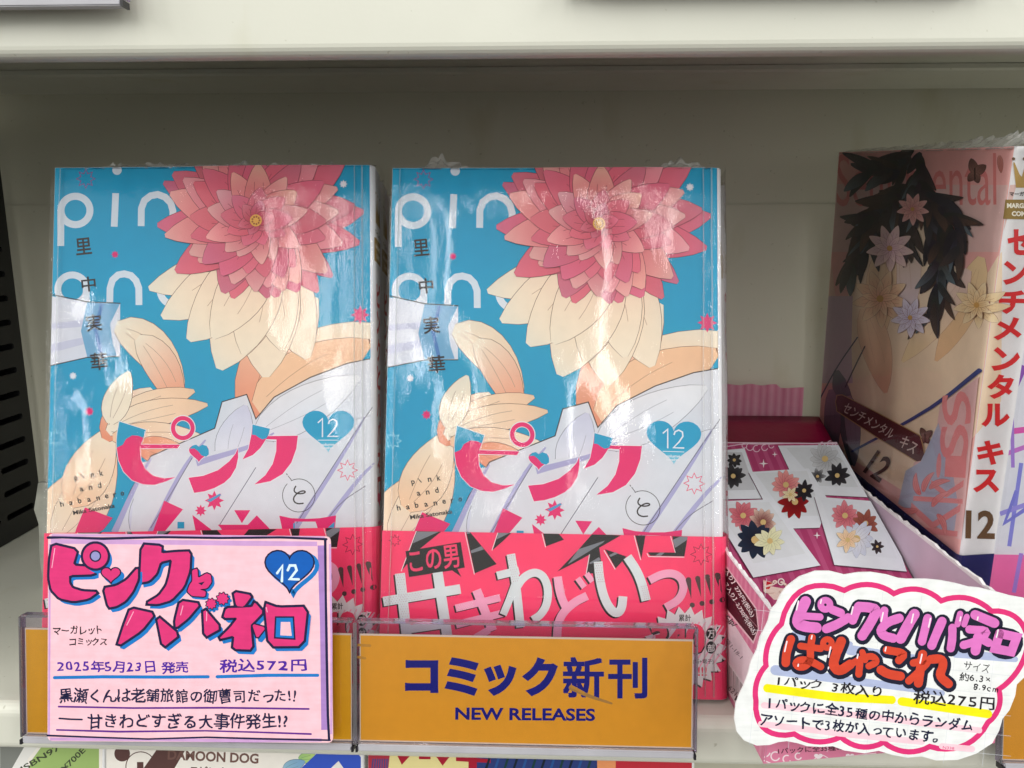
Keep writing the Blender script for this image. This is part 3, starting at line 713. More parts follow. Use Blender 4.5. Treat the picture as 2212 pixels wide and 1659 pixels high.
# cream and lilac ground of the stand-in picture
q.poly([(290, 1000), (620, 620), (830, 620), (1180, 1000), (1180, 1500), (1500, 960), (1440, 2200), (1100, 2700), (800, 2900), (260, 2560), (300, 1500)], (240, 216, 190), D5)
q.poly([(140, 1310), (330, 1310), (320, 1700), (330, 2000), (60, 2000), (100, 1600)], (206, 178, 196), D5)
for x, y, an, ln, w, c0, c1, be in ((700, 760, 80, 760, 260, (236, 210, 180), (226, 208, 224), .1), (600, 900, 100, 800, 240, (240, 214, 184), (236, 200, 160), -.1), (1350, 1000, 105, 900, 230, (240, 214, 170), (232, 190, 150), .15), (1250, 1100, 120, 900, 220, (236, 206, 200), (240, 214, 170), .1), (420, 1400, 70, 700, 240, (238, 206, 176), (232, 180, 150), .1)):
    q.petal(x, y, an, ln, w, c0, c1, (176, 120, 100), D5, 4, be)
for x, y, an, ln, w, c0, c1 in ((200, 1900, 75, 760, 150, (110, 110, 128), (70, 84, 96)), (160, 2050, 85, 600, 130, (150, 120, 150), (90, 90, 108)), (300, 2100, 80, 560, 120, (176, 140, 160), (112, 112, 130))):
    q.petal(x, y, an, ln, w, c0, c1, (60, 60, 70), D5, 4, .1)
rg = random.Random(9)
stems = ([(870, 150), (840, 480), (560, 640), (400, 820), (320, 1120)], [(860, 480), (1010, 640), (1090, 900), (1060, 1200), (930, 1500)], [(820, 480), (640, 560), (480, 760), (430, 960)], [(880, 500), (960, 800), (980, 1100)], [(870, 480), (770, 680), (730, 900)], [(860, 300), (900, 560), (1040, 820), (1010, 1250)], [(800, 420), (600, 620), (480, 700)], [(830, 150), (700, 300), (480, 330)], [(850, 460), (960, 560), (1150, 700), (1160, 960)])
for si, stp in enumerate(stems):
    V = [Vector(p) for p in stp]
    for kk in range(30 if si < 2 else 20):
        t = kk/(30 if si < 2 else 20)*(len(V)-1.001); i_ = int(t); p = V[i_].lerp(V[i_+1], t-i_); d_ = V[i_+1]-V[i_]
        an = math.degrees(math.atan2(d_.y, d_.x))+rg.choice((-1, 1))*rg.uniform(6, 34)
        base = (40+rg.uniform(-8, 14), 36+rg.uniform(-6, 10), 42+rg.uniform(-6, 12)); tip = rg.choice([(78, 62, 58), (104, 122, 132), (46, 40, 46), (98, 72, 60), (60, 56, 66)])
        q.petal(p.x+rg.uniform(-26, 26), p.y+rg.uniform(-26, 26), an, rg.uniform(190, 330), rg.uniform(46, 92), base, tip, (26, 22, 28), D5, 3, rg.uniform(-.3, .3))
for fx, fy, fr, c0, c1 in ((640, 930, 190, (214, 176, 196), (240, 214, 206)), (560, 1330, 230, (232, 170, 140), (240, 214, 180)), (800, 1480, 160, (196, 186, 214), (226, 218, 232)), (1330, 1380, 190, (234, 196, 140), (240, 220, 186)), (820, 620, 130, (214, 140, 140), (236, 190, 184))):
    for ring_ in (1.0, .62):
        for kk in range(9): q.petal(fx, fy, 40*kk+ring_*50, fr*ring_, fr*.42*ring_, c0, c1, (150, 96, 90), D5, 4)
    q.disc(fx, fy, fr*.12, (206, 160, 90), D5, n=12)
q.stroke([(60, 480), (170, 270), (310, 70)], 9, (40, 44, 90), D6, smooth=2); q.stroke([(230, 400), (300, 250), (360, 130)], 9, (40, 40, 70), D6, smooth=1)
q.stroke([(280, 830), (620, 650), (870, 500), (1130, 290)], [14, 30], (58, 70, 130), D6, smooth=1)
def butterfly(x, y, s_, c, ang=0, col=(92, 62, 56)):
    for an, ln, w in ((-115, 1.0, .6), (-45, .9, .6), (60, .7, .5), (120, .7, .5)):
        q.petal(x, y, an+ang, s_*ln, s_*w, (150, 112, 100), col, (60, 38, 36), c, s_*.05)
    q.stroke([(x, y-s_*.3), (x, y+s_*.4)], s_*.1, (50, 32, 30), c)
butterfly(1300, 335, 120, D5, 10); butterfly(770, 735, 70, D6)
q.petal(1495, 195, 85, 140, 46, (206, 140, 130), (180, 110, 100), (110, 60, 56), D5, 3)
# name plate, number, large pale word
pl = [(180, 455), (215, 452), (430, 560), (735, 722), (752, 775), (768, 850), (735, 912), (460, 745), (180, 562), (170, 500)]
q.poly(pl, (88, 34, 38), D6); q.outline(pl, 6, (196, 160, 110), D6)
q.text('センチメンタル', (212, 562), (540, 750), 74, (226, 206, 200), D6, bold=.01); q.text('キス', (588, 790), (690, 852), 84, (226, 206, 200), D6, bold=.01)
q.text('12', (352, 965), (462, 1040), 176, (84, 50, 48), D6, bold=.02)
q.poly([(870, 520), (1130, 330), (1000, 1420), (660, 1210), (600, 1150), (700, 900), (820, 880)], (226, 186, 186), D6)
q.poly([(640, 960), (740, 900), (860, 640), (960, 1000), (990, 1180), (960, 1400), (590, 1180)], (178, 184, 206), D6)
for s_, p0_, p1_, hh in (('s', (1090, 640), (1060, 420), 190), ('s', (1060, 880), (1060, 650), 190), ('i', (1040, 1020), (1050, 850), 200), ('k', (1020, 1180), (1030, 1020), 330), ('K', (985, 1400), (1010, 1180), 330)):
    q.text(s_, p0_, p1_, hh, (230, 146, 148), D6, bold=0)
for x, y, an in ((760, 1100, -90), (740, 1120, -130), (800, 1080, -50), (820, 1200, -70), (720, 1220, 160), (850, 1250, 40)):
    q.petal(x, y, an, 150, 40, (226, 130, 130), (236, 160, 160), (190, 90, 96), D6, 4, .5)
# band at the foot
NB = (34, 36, 100); bt3 = .0415
q.local = True
q.add([(0, 0), (UE3, 0), (UE3, bt3), (0, bt3)], [(0, 1, 2, 3)], NB); q.up()
for k in range(60): q.disc(rg.uniform(.002, .108), rg.uniform(bt3-.007, bt3-.001), .0004, (96, 104, 176), n=5, up=0)
q.up()
q.local = False
q1 = q; S3s = Surf(M3 @ Matrix.Translation((W3, .0015, 0)) @ Matrix.Rotation(math.pi/2, 4, 'Z')); q = Art(S3s, D6)
q.poly([(1600, 250), (1610, 250), (1650, 345), (1668, 365), (1690, 290), (1712, 365), (1728, 345), (1770, 250), (1780, 250), (1762, 452), (1622, 450)], (184, 148, 78), D5)
for x_, y_ in ((1602, 222), (1688, 222), (1776, 222)): q.disc(x_, y_, 13, (120, 92, 70), D5, n=12)
q.text('マーガレット', (1572, 518), (1800, 518), 36, DK, D5, bold=.03)
q.poly([(1538, 545), (1812, 545), (1806, 705), (1520, 697)], (150, 122, 60), D5)
q.text('MARGARET', (1550, 612), (1800, 614), 40, (246, 240, 226), D5, bold=.05); q.text('COMICS', (1588, 676), (1770, 678), 40, (246, 240, 226), D5, bold=.05)
RD = (222, 40, 46)
spx = (('セ', (1555, 985), (1745, 985), 205, D5), ('ン', (1520, 1220), (1722, 1218), 190, D5), ('チ', (1485, 1450), (1705, 1455), 190, D5), ('メ', (1445, 1660), (1668, 1655), 180, D5))
for ch, p0_, p1_, hh, cc in spx: q.text(ch, p0_, p1_, hh, RD, cc, bold=.045)
for ch, p0_, p1_, hh in (('ン', (1200, 290), (1385, 305), 160), ('タ', (1175, 480), (1355, 478), 165), ('ル', (1135, 665), (1325, 665), 155), ('キ', (1112, 925), (1288, 915), 165), ('ス', (1080, 1105), (1255, 1105), 155)):
    q.text(ch, p0_, p1_, hh, RD, D6, bold=.045)
q.text('12', (1028, 1410), (1225, 1415), 190, (104, 74, 48), D6, bold=.03)
q.text('小', (1075, 1720), (1180, 1720), 130, (236, 236, 244), D6, bold=.0)
spp = q.build('spine_print', c3, INK, h0=.00016); spp.matrix_local = Matrix.Translation((W3, .0015, 0)) @ Matrix.Rotation(math.pi/2, 4, 'Z'); q = q1
q.build('cover_print', c3, INK, clip=(0, UE3-.0001, 0, H3))
sheet('shrink_wrap', S3, -.0003, UE3+.0002, 0, H3+.0003, q.L*3e-6+.0004, FILM, c3, 70, 90, .0006)
fringe(c3, W3, H3, T3, 21, [(.05, .0014, .03), (.085, .0016, .02), (.104, .0026, .012), (.1, .0012, .02)])
c3.matrix_world = M3

# ================================================================== next comic at the frame's right edge
c4 = empty('comic_book', label='white comic with purple lettering and pink band at the right edge, beside the red-lettered spine', cat='book')
M4 = pose((.1592, .0412, .0), 0, 0, 0); S4 = Surf(M4, .103, .0015)
book_solid(c4, .1045, .176, .014, .0015)
w4 = Art(S4, ident); w4.local = True
w4.add([(0, 0), (.1045, 0), (.1045, .176), (0, .176)], [(0, 1, 2, 3)], (232, 232, 242)); w4.up()
w4.local = False
for pts, wd, col in ((((2140, 905), (2180, 860), (2212, 790)), 16, (150, 84, 190)), (((2160, 935), (2240, 925)), 13, (226, 90, 180)), (((2146, 990), (2230, 960)), 10, (206, 120, 210)), (((2186, 900), (2188, 1010)), 8, (170, 130, 220)), (((2206, 1000), (2180, 1180)), 9, (140, 140, 226)), (((2160, 1110), (2230, 1085)), 10, (160, 150, 230)), (((2196, 1060), (2170, 1130), (2215, 1100)), 9, (130, 130, 220))):
    w4.stroke(list(pts), wd, col, ident, cap=False)
w4.poly([(2140, 1060), (2160, 1068), (2145, 1090)], (246, 130, 190), ident)
v4 = S4.uv(2180, 1198)[1]; w4.local = True
w4.add([(0, 0), (.1045, 0), (.1045, v4), (0, v4)], [(0, 1, 2, 3)], (244, 120, 184)); w4.up(); w4.local = False
w4.stroke([(2206, 1195), (2190, 1280)], 9, (170, 140, 230), ident, cap=False)
w4.build('cover_print', c4, INK, clip=(0, .1035, 0, .176)); sheet('shrink_wrap', S4, 0, .1035, 0, .176, .0012, FILM, c4, 60, 60, .0006)
c4.matrix_world = M4

# ================================================================== box of card packs
cb = empty('card_box', Matrix.Translation((.100, .05, 0)), label='pink display box with torn perforated edges and 275円 price panel, overhanging the shelf edge', cat='box')
FL_, FR_, BR2, BL2 = (.0650, -.0200), (.1362, -.0085), (.1362, .152), (.0530, .152)
def wall_(name, p, q_, z0, z1f, mat, jag=0, th=.0007, n=1, seed=1, prints=None):
    rr = random.Random(seed); d = Vector((q_[0]-p[0], q_[1]-p[1])); nn = Vector((-d.y, d.x)).normalized()*th
    bm = bmesh.new(); rows = []
    for i in range(n+1):
        t = i/n; x, y = p[0]+d.x*t, p[1]+d.y*t; z1 = z1f(t)+(jag*(abs(math.sin(i*1.25))*.7+rr.random()*.5) if jag else 0)
        rows.append([bm.verts.new((x, y, z0)), bm.verts.new((x, y, z1)), bm.verts.new((x+nn.x, y+nn.y, z1)), bm.verts.new((x+nn.x, y+nn.y, z0))])
    for r0, r1 in zip(rows, rows[1:]):
        for k in range(4): j = (k+1) % 4; bm.faces.new((r0[k], r0[j], r1[j], r1[k]))
    bm.faces.new(rows[0]); bm.faces.new(rows[-1][::-1])
    o = from_bm(name, bm, mat, None); o.parent = cb; o.matrix_parent_inverse = Matrix.Translation((-.100, -.05, 0)); return o
BOXP = simple('pink_box_board', (206, 128, 158), .5, .06); BOXIN = simple('lilac_box_lining', (214, 190, 212), .6, .08); TORN = simple('torn_board_edge', (240, 236, 240), .9, .1)
lw_ = wall_('side_panel', BL2, FL_, .0003, lambda t: .046+.0*t, BOXP)
rw_ = wall_('side_panel', FR_, BR2, .0003, lambda t: .0440, BOXIN)
fw_ = wall_('front_panel', FL_, FR_, .0003, lambda t: .018, BOXP)
bw_ = wall_('back_flap', BL2, BR2, .0003, lambda t: .0, BOXP) if 0 else None
wall_('torn_edge', BL2, FL_, .0458, lambda t: .0462, TORN, .0010, .0009, 90, 3); wall_('torn_edge', FR_, BR2, .0438, lambda t: .0441, TORN, .0011, .0010, 60, 4)
bo = boxes('box_floor', [(.066, .1350, -.006, .150, .0003, .001)], BOXP, None); bo.parent = cb; bo.matrix_parent_inverse = Matrix.Translation((-.100, -.05, 0))
def plane_surf(o, xdir, updir):
    x = Vector(xdir).normalized(); z = Vector(updir); z = (z-x*z.dot(x)).normalized(); y = z.cross(x)
    m = Matrix((( x.x, y.x, z.x, o[0]), (x.y, y.y, z.y, o[1]), (x.z, y.z, z.z, o[2]), (0, 0, 0, 1)))
    return Surf(m)
def decal(art, name, parent, mat, h0=2e-5, clip=None):
    o = art.build(name, None, mat, h0, clip); o.parent = parent; o.matrix_parent_inverse = parent.matrix_world.inverted(); o.matrix_world = art.S.m; return o
# side panel print (camera side of the left wall)
dL = Vector((FL_[0]-BL2[0], FL_[1]-BL2[1], 0)); SL = plane_surf((BL2[0], BL2[1], 0), dL, (0, 0, 1)); LL = dL.length
sp = Art(SL, E5); sp.local = True
sp.add([(0, 0), (LL, 0), (LL, .0458), (0, .0458)], [(0, 1, 2, 3)], (214, 120, 156)); sp.up()
for k in range(44): sp.add([(LL*k/44, .001), (LL*(k+.45)/44, .001), (LL*(k+.45)/44, .0458), (LL*k/44, .0458)], [(0, 1, 2, 3)], (222, 140, 170))
sp.up(); sp.local = False
sp.poly([(100, -20), (165, 20), (425, 385), (445, 560), (400, 690), (160, 400), (100, 330)], (236, 196, 206), E5)
sp.poly([(100, 0), (165, 38), (418, 395), (436, 560), (396, 665), (160, 375), (100, 305)], (66, 14, 30), E5)
sp.stroke([(120, 190), (300, 400), (430, 545)], 3, (200, 150, 160), E5, cap=False)
sp.text('【3枚入り】275円(税込)', (90, -20), (376, 468), 46, (244, 236, 238), E5, bold=.02)
sp.text('ボックス入り】2,750円(税込)', (60, 45), (392, 618), 46, (244, 236, 238), E5, bold=.02)
sp.poly([(100, 380), (170, 420), (440, 840), (330, 1040), (160, 800), (100, 720)], (236, 214, 224), E5)
sp.text('c.jp/', (150, 468), (216, 560), 60, DK, E5, bold=.03); sp.text('袋1-18-1', (150, 662), (285, 818), 40, (90, 80, 86), E5)
sp.poly([(160, 800), (330, 1040), (330, 1120), (250, 1200), (160, 1050)], (240, 232, 236), E5)
rg = random.Random(4)
for k in range(26):
    x = 166+k*5.6; y = 828+k*8.2; sp.poly([(x, y), (x+rg.choice([1.2, 2.2, 3.4]), y+3), (x+rg.choice([1.2, 2.2]), y+205-k*1.5), (x, y+205-k*1.5)], (40, 30, 36), E5, up=0)
sp.up(); sp.text('621', (176, 1070), (238, 1128), 44, (60, 50, 56), E5); sp.text('1', (236, 1160), (254, 1170), 40, (60, 50, 56), E5)
decal(sp, 'side_print', cb, CARDINK, clip=(0, LL, .0004, .0458))
# front panel print
dF = Vector((FR_[0]-FL_[0], FR_[1]-FL_[1], 0)); SF = plane_surf((FL_[0], FL_[1], 0), dF, (0, 0, 1)); LF = dF.length
fp = Art(SF, D7); fp.local = True
fp.add([(0, 0), (LF, 0), (LF, .018), (0, .018)], [(0, 1, 2, 3)], (224, 130, 164)); fp.up(); fp.local = False
for x, y, r in ((400, 1400, 46), (350, 1370, 26), (480, 1440, 30), (300, 1350, 40), (560, 1460, 26), (640, 1440, 22)): fp.ring(x, y, r, 9, (246, 226, 234), D7, a0=20, a1=300)
for x in (780, 1000): fp.heart(x, 1445, 60, 50, (246, 234, 240), D7)
fp.stroke([(330, 1440), (450, 1490), (700, 1475), (1000, 1440), (1180, 1420)], 8, (246, 226, 234), D7)
fp.stroke([(740, 1468), (800, 1425), (860, 1460)], 6, (246, 226, 234), D7, smooth=1)
fp.text('1パックに全35種の中からランダム', (500, 1425), (1340, 1375), 42, (74, 44, 58), D7, bold=.02)
decal(fp, 'front_print', cb, CARDINK, clip=(0, LF, .0004, .018))
# packs in the box, the top one leaning back
pk_mat = INK
def pack_(dz, lab):
    r0 = empty('card_pack', label=lab, cat='card pack', group='card packs in the pink box'); return r0
X_ = .1340; up_ = Vector((0, .1020, .0385)).normalized()
PO = Vector((.0635, .012, .0163)); SPk = plane_surf(PO, (1, 0, 0), up_); PW, PH = .0712, .142
def pack_mesh(w, h, t):
    bm = bmesh.new(); nu, nv = 14, 20; rows = []
    for j in range(nv+1):
        row = []
        for i in range(nu+1):
            u, v = i/nu, j/nv; ed = min(u, 1-u)*6; ev = min(v, 1-v)*5; th = t*min(1, ed)**.6*min(1, ev)**.6 if min(ed, ev) > 0 else 0
            row.append(bm.verts.new((u*w, .003-th*.0, v*h)))
        rows.append(row)
    for r0, r1 in zip(rows, rows[1:]):
        for i in range(nu): bm.faces.new((r0[i], r0[i+1], r1[i+1], r1[i]))
    g = bmesh.ops.extrude_face_region(bm, geom=bm.faces[:]); vs = [x for x in g['geom'] if isinstance(x, bmesh.types.BMVert)]
    for v in vs:
        u, q_ = v.co.x/w, v.co.z/h; th = t*(max(0, min(1, min(u, 1-u)*7))**.5)*(max(0, min(1, min(q_, 1-q_)*6))**.5); v.co.y += th+.0002
    return bm
CRIM = simple('crimson_foil', (128, 12, 52), .28, .15, 40, .0002, 200)
for k in range(3):
    r0 = empty('card_pack', SPk.m @ Matrix.Translation((.0004*k, .0002+k*.0052, -.003*k)), cat='card pack', group='card packs in the pink box',
               label=('top card pack in the pink box, crimson foil with five framed pictures', 'second card pack down in the pink box, under the topmost pack', 'lowest card pack showing in the pink box')[k])
    from_bm('pouch', pack_mesh(PW, PH, .0045), CRIM, r0, True)
    if k == 0: top_pack = r0
pk = Art(SPk, D4)
pk.add([(300, 590), (700, 545), (950, 570), (1210, 560), (1800, 1600), (2300, 2400), (300, 2400)], [(0, 1, 2, 3, 4, 5, 6)], (168, 60, 108)); pk.items.clear()
pk.local = True
vv = lambda x, y: SPk.uv(*D4(x, y))[1]
vt = vv(700, 575); pk.add([(.0004, .0), (PW-.0004, .0), (PW-.0004, vt), (.0004, vt)], [(0, 1, 2, 3)], (176, 64, 112)); pk.up()
for k in range(16): pk.add([(PW*k/16+.0005, 0), (PW*(k+.42)/16+.0005, 0), (PW*(k+.42)/16+.0005, vt-.0002), (PW*k/16+.0005, vt-.0002)], [(0, 1, 2, 3)], (190, 84, 130))
pk.up(); pk.add([(.0004, vt), (PW-.0004, vt), (PW-.0004, vt+.0008), (.0004, vt+.0008)], [(0, 1, 2, 3)], (238, 210, 226)); pk.up()
pk.local = False
pk.add([(300, 268), (880, 240), (1000, 270), (1060, 380), (330, 380)], [(0, 1, 2, 3, 4)], (150, 22, 66)); pk.items.pop()
for x, y, r in ((520, 600, 26), (570, 612, 24), (630, 605, 22), (680, 590, 18), (1120, 575, 20), (1180, 590, 22), (480, 590, 18), (1060, 578, 14)): pk.ring(x, y, r, 6, (236, 206, 224), D4, a0=10, a1=290)
pk.stroke([(330, 600), (480, 575), (620, 580), (820, 572), (1000, 575), (1190, 565)], 7, (236, 206, 224), D4, smooth=1)
def photo(fr, im, cols, seed):
    pk.poly([(x-3, y+6) for x, y in fr], (96, 50, 76), D4); pk.poly(fr, (232, 236, 246), D4)
    pk.poly(im, cols[0], D4)
    rg = random.Random(seed); cx = sum(p[0] for p in im)/len(im); cy = sum(p[1] for p in im)/len(im)
    ex = (max(p[0] for p in im)-min(p[0] for p in im))*.17; ey = (max(p[1] for p in im)-min(p[1] for p in im))*.22
    for f, (fx, fy, n_, c0, c1, rr) in enumerate(cols[1]):
        for k in range(n_): pk.petal(cx+fx*ex, cy+fy*ey, 360*k/n_+rg.uniform(-8, 8), rr*rg.uniform(.85, 1.1), rr*.5, c0, c1, (70, 46, 56), D4, 2)
        pk.disc(cx+fx*ex, cy+fy*ey, rr*.2, (220, 190, 130), D4, n=10)
G1c, G2c = (70, 70, 74), (176, 178, 184)
photo([(320, 625), (480, 610), (610, 985), (320, 990)], [(328, 640), (460, 640), (560, 920), (328, 925)], ((206, 208, 216), [(-.6, .6, 11, (30, 30, 34), G1c, 90), (-.4, -1.3, 8, G1c, (30, 30, 34), 60)]), 1)
photo([(730, 590), (1180, 585), (1405, 975), (900, 950)], [(790, 605), (1160, 602), (1330, 900), (1040, 890)], ((220, 224, 232), [(0, -.9, 12, G2c, (214, 216, 222), 120), (1, 1.0, 9, (34, 34, 38), (60, 60, 66), 90), (-.6, 1.1, 7, (40, 40, 44), G2c, 60)]), 2)
photo([(510, 790), (960, 762), (1110, 1010), (1040, 1205), (700, 1215), (620, 1000)], [(560, 800), (945, 780), (1060, 1115), (790, 1120)], ((224, 228, 236), [(-.6, -.9, 12, (214, 110, 118), (238, 168, 164), 110), (.2, .8, 10, (120, 16, 24), (160, 30, 34), 120), (1.0, -.3, 8, (30, 28, 34), (50, 48, 56), 76), (-.2, .1, 7, (238, 214, 160), (240, 226, 196), 60)]), 3)
photo([(330, 1010), (680, 995), (1045, 1490), (545, 1580), (335, 1240)], [(350, 1035), (660, 1015), (935, 1400), (545, 1475), (350, 1180)], ((226, 230, 238), [(-1.0, -1.0, 12, (196, 84, 100), (226, 136, 148), 110), (.5, -.5, 11, (120, 60, 60), (236, 206, 190), 110), (-.1, .8, 11, (26, 32, 50), (40, 52, 74), 150), (1.0, .9, 9, (226, 226, 180), (236, 234, 200), 110)]), 4)
photo([(1000, 975), (1510, 1015), (1690, 1535), (1150, 1485)], [(1050, 1000), (1480, 1030), (1615, 1440), (1190, 1395)], ((228, 232, 242), [(-1.1, -1.0, 12, (200, 92, 108), (230, 146, 156), 110), (.5, -.4, 9, (140, 70, 62), (166, 96, 82), 100), (-.2, .8, 11, (236, 236, 244), (206, 212, 234), 140), (-.9, .9, 7, (240, 196, 156), (244, 220, 190), 90), (1.4, 1.4, 7, (40, 34, 40), (70, 60, 66), 50)]), 5)
for x, y, r in ((622, 724, 34), (706, 655, 22), (1020, 1265, 28), (1435, 992, 22), (1755, 1520, 40)): pk.star(x, y, r, (244, 234, 242), D4, n=4, k=.25)
RDp = (206, 40, 50)
pk.poly([(620, 1592), (690, 1610), (680, 1640), (760, 1655), (900, 1650), (880, 1740), (700, 1740), (640, 1680)], (240, 214, 206), D4); pk.poly([(624, 1596), (688, 1613), (665, 1660), (640, 1660)], RDp, D4); pk.ring(752, 1612, 22, 9, (240, 226, 224), D4); pk.heart(808, 1650, 50, 40, RDp, D4)
pk.text('ピンクと', (620, 1700), (1100, 1690), 100, (240, 214, 206), D4, bold=.03)
tp = pk.build('foil_print', top_pack, INK, h0=.00005, clip=(.0003, PW-.0003, .0005, PH))
# crimped end strip standing up behind the packs
def bpt(px, py, y):
    d = ray(px, py); t = (y-CAM_POS.y)/d.y; return CAM_POS+d*t
STR = ink_mat('pink_stripe_foil', .35, .5, .06)
pz0 = bpt(1650, 880, .152).z; pz1 = bpt(1650, 836, .153).z
bm = bmesh.new(); cl = bm.verts.layers.float_color.new('ink'); prev = None
xs = [.0640+.0650*k/34 for k in range(35)]
for i, x in enumerate(xs):
    c_ = (226, 140, 172) if i % 2 else (240, 178, 200); zz = pz1+(.0012 if x < .116 else -.0002)+.0003*math.sin(i)
    cur = []
    for (y, z) in ((.1518+.0005*math.sin(i*1.3), pz0-.010), (.1526+.0005*math.sin(i*1.3), zz)):
        v = bm.verts.new((x, y, z)); v[cl] = (*lin(c_), 1); cur.append(v)
    if prev: bm.faces.new((prev[0], cur[0], cur[1], prev[1]))
    prev = cur
g = bmesh.ops.solidify(bm, geom=bm.faces[:], thickness=.0004)
fo = from_bm('back_flap', bm, STR); fo.parent = cb; fo.matrix_parent_inverse = Matrix.Translation((-.100, -.05, 0))

# ================================================================== shelf-edge signs
LEAN = 9.0
def sign_surf(lean=LEAN, y=-.0085, z=-.0053, yaw=0, x=0): return Surf(pose((x, y, z), yaw, lean, 0))
ORA = (232, 166, 40)
def sign(name_label, x0, x1, writing, z=-.0053, h=.0385, col=ORA, group=None, y=-.0085, lean=LEAN):
    S = sign_surf(lean, y, z, 0, x0); w = x1-x0
    r0 = empty('shelf_sign', label=name_label, cat='sign', group=group or 'orange signs clipped to the shelf edge')
    k = Art(S, D3); k.local = True
    k.add([(.0007, .0016), (w-.0007, .0016), (w-.0007, h-.0040), (.0007, h-.0040)], [(0, 1, 2, 3)], (226, 214, 190)); k.up()
    k.add([(.0009, .0018), (w-.0009, .0018), (w-.0009, h-.0043), (.0009, h-.0043)], [(0, 1, 2, 3)], col); k.up(); k.local = False
    if writing: writing(k)
    boxes('insert_card', [(.0006, w-.0006, .0, .0004, .0014, h-.0038)], simple('sign_card', (226, 214, 190), .7), r0)
    k.build('sign_print', r0, SIGNINK)
    boxes('clear_sleeve', [(.0, w, -.0012, -.0008, .0012, h)], CLEAR, r0, .00012)
    boxes('back_plate', [(.0, w, .0008, .0014, .0012, h)], CLEAR, r0, .0001)
    boxes('top_rim', [(.0002, w-.0002, -.0015, .0016, h-.0001, h+.0007)], CLEAR_EDGE, r0, .0002)
    boxes('side_rim', [(-.0006, .0, -.0013, .0014, .0008, h)], CLEAR_EDGE, r0, .0001); boxes('side_rim', [(w, w+.0006, -.0013, .0014, .0008, h)], CLEAR_EDGE, r0, .0001)
    boxes('bottom_channel', [(.0004, w-.0004, -.0018, .0014, -.0009, .0012)], GREYP, r0, .0003)
    boxes('end_cap', [(-.0003, .0004, -.002, .0014, -.0011, .0004)], PLASTIC_BK, r0); boxes('end_cap', [(w-.0004, w+.0003, -.002, .0014, -.0011, .0004)], PLASTIC_BK, r0)
    r0.matrix_world = S.m; return r0
NB2 = (6, 16, 130)
def nr(k):
    for ch, x0, x1, hh, y in (('コ', 392, 594, 200, 472), ('ミ', 630, 838, 234, 490), ('ッ', 868, 1066, 190, 490), ('ク', 1098, 1316, 236, 492), ('新', 1342, 1596, 254, 506), ('刊', 1616, 1858, 252, 508)):
        k.text(ch, (x0, y), (x1, y), hh, NB2, D3, bold=.05 if ch not in '新刊' else .042)
    k.text('NEW RELEASES', (695, 634), (1540, 642), 76, NB2, D3, bold=.03)
    k.stroke([(1395, 440), (1500, 490), (1640, 535)], [30, 12], (176, 136, 66), D3, smooth=1)
    for st in (((110, 182), (180, 186)), ((110, 255), (150, 262)), ((1395, 430), (1470, 470))): k.stroke(list(st), 16, (200, 148, 54), D3)
sgn2 = sign('orange sign reading コミック新刊 NEW RELEASES in a clear holder', -.0546, .0478, nr)
sgn1 = sign('orange sign mostly hidden behind the handwritten pink card', -.1592, -.0558, None, col=(232, 172, 10))
sgn3 = sign('orange sign at the right end, partly covered by the cloud-shaped card', .1385, .241, None, z=-.0068)
sgu1 = sign('orange sign on the upper shelf edge, its bottom edge showing top left', -.212, -.1078, None, z=.2075, col=(206, 150, 40), group='signs on the upper shelf edge', lean=2, y=-.006)
sgu2 = sign('sign on the upper shelf edge, cut off at the top centre', .0075, .112, None, z=.2112, col=(190, 170, 150), group='signs on the upper shelf edge', lean=2, y=-.006)

# ================================================================== handwritten pink card
SPop = Surf(pose((0, -.0150, -.0075), 0, 10.0, 0))
def card_body(name, S, loop_px, conv, mat, parent, th=.0005, c=None):
    pts = [S.uv(*conv(x, y)) for x, y in loop_px]; bm = bmesh.new()
    fr = [bm.verts.new((u, 0, v)) for u, v in pts]; bk = [bm.verts.new((u, th, v)) for u, v in pts]; n = len(pts)
    for i in range(n): j = (i+1) % n; bm.faces.new((fr[i], fr[j], bk[j], bk[i]))
    for t in tessellate_polygon([[Vector((u, v, 0)) for u, v in pts]]):
        bm.faces.new([fr[i] for i in t]); bm.faces.new([bk[i] for i in t])
    return from_bm(name, bm, mat, parent)
def rounded(pts, r, n=5):
    out = []; m = len(pts)
    for i in range(m):
        p = Vector(pts[i]); a_ = (Vector(pts[i-1])-p).normalized(); b_ = (Vector(pts[(i+1) % m])-p).normalized()
        for k in range(n+1): t = k/n; out.append(tuple(p+a_*r*(1-t)**2+b_*r*t**2))
    return out
pop = empty('price_card', label='handwritten pink card with ピンクとハバネロ lettering, 572円 and a blue heart', cat='price card')
LEAVES = 1152.4
def q8(x, y): return (x+LEAVES, y)       # both crops joined in the left crop's pixels
cardloop = rounded([(326, 70), (2240, 90), (2256, 1488), (322, 1476)], 38)
card_body('card_board', SPop, cardloop, P7, simple('pale_pink_card', (240, 196, 206), .75, .05), pop)
c = Art(SPop, P7)
PKB = (250, 198, 212); LVE = (206, 160, 214); BLU = (20, 120, 200); PM = (222, 52, 122)
c.poly([(x, y) for x, y in rounded([(330, 74), (2236, 94), (2252, 1484), (326, 1472)], 36)], PKB, P7)
for st, w in ((((345, 122), (1000, 128), (1700, 136), (2150, 140)), 34), (((338, 140), (336, 700), (332, 1440)), 14), (((2180, 150), (2195, 700), (2205, 1400)), 56), (((340, 1462), (1000, 1466), (1700, 1474), (2180, 1468)), 22), (((350, 82), (1200, 84), (2200, 98)), 16), (((2236, 140), (2246, 800), (2244, 1430)), 14)):
    c.stroke(list(st), w, LVE if w != 56 else (170, 130, 200), wob=.15, cap=False)
c.stroke([(325, 97), (420, 96), (700, 104), (1100, 94), (1500, 100), (1900, 96), (2212, 108)], 17, NAVY, wob=.2)
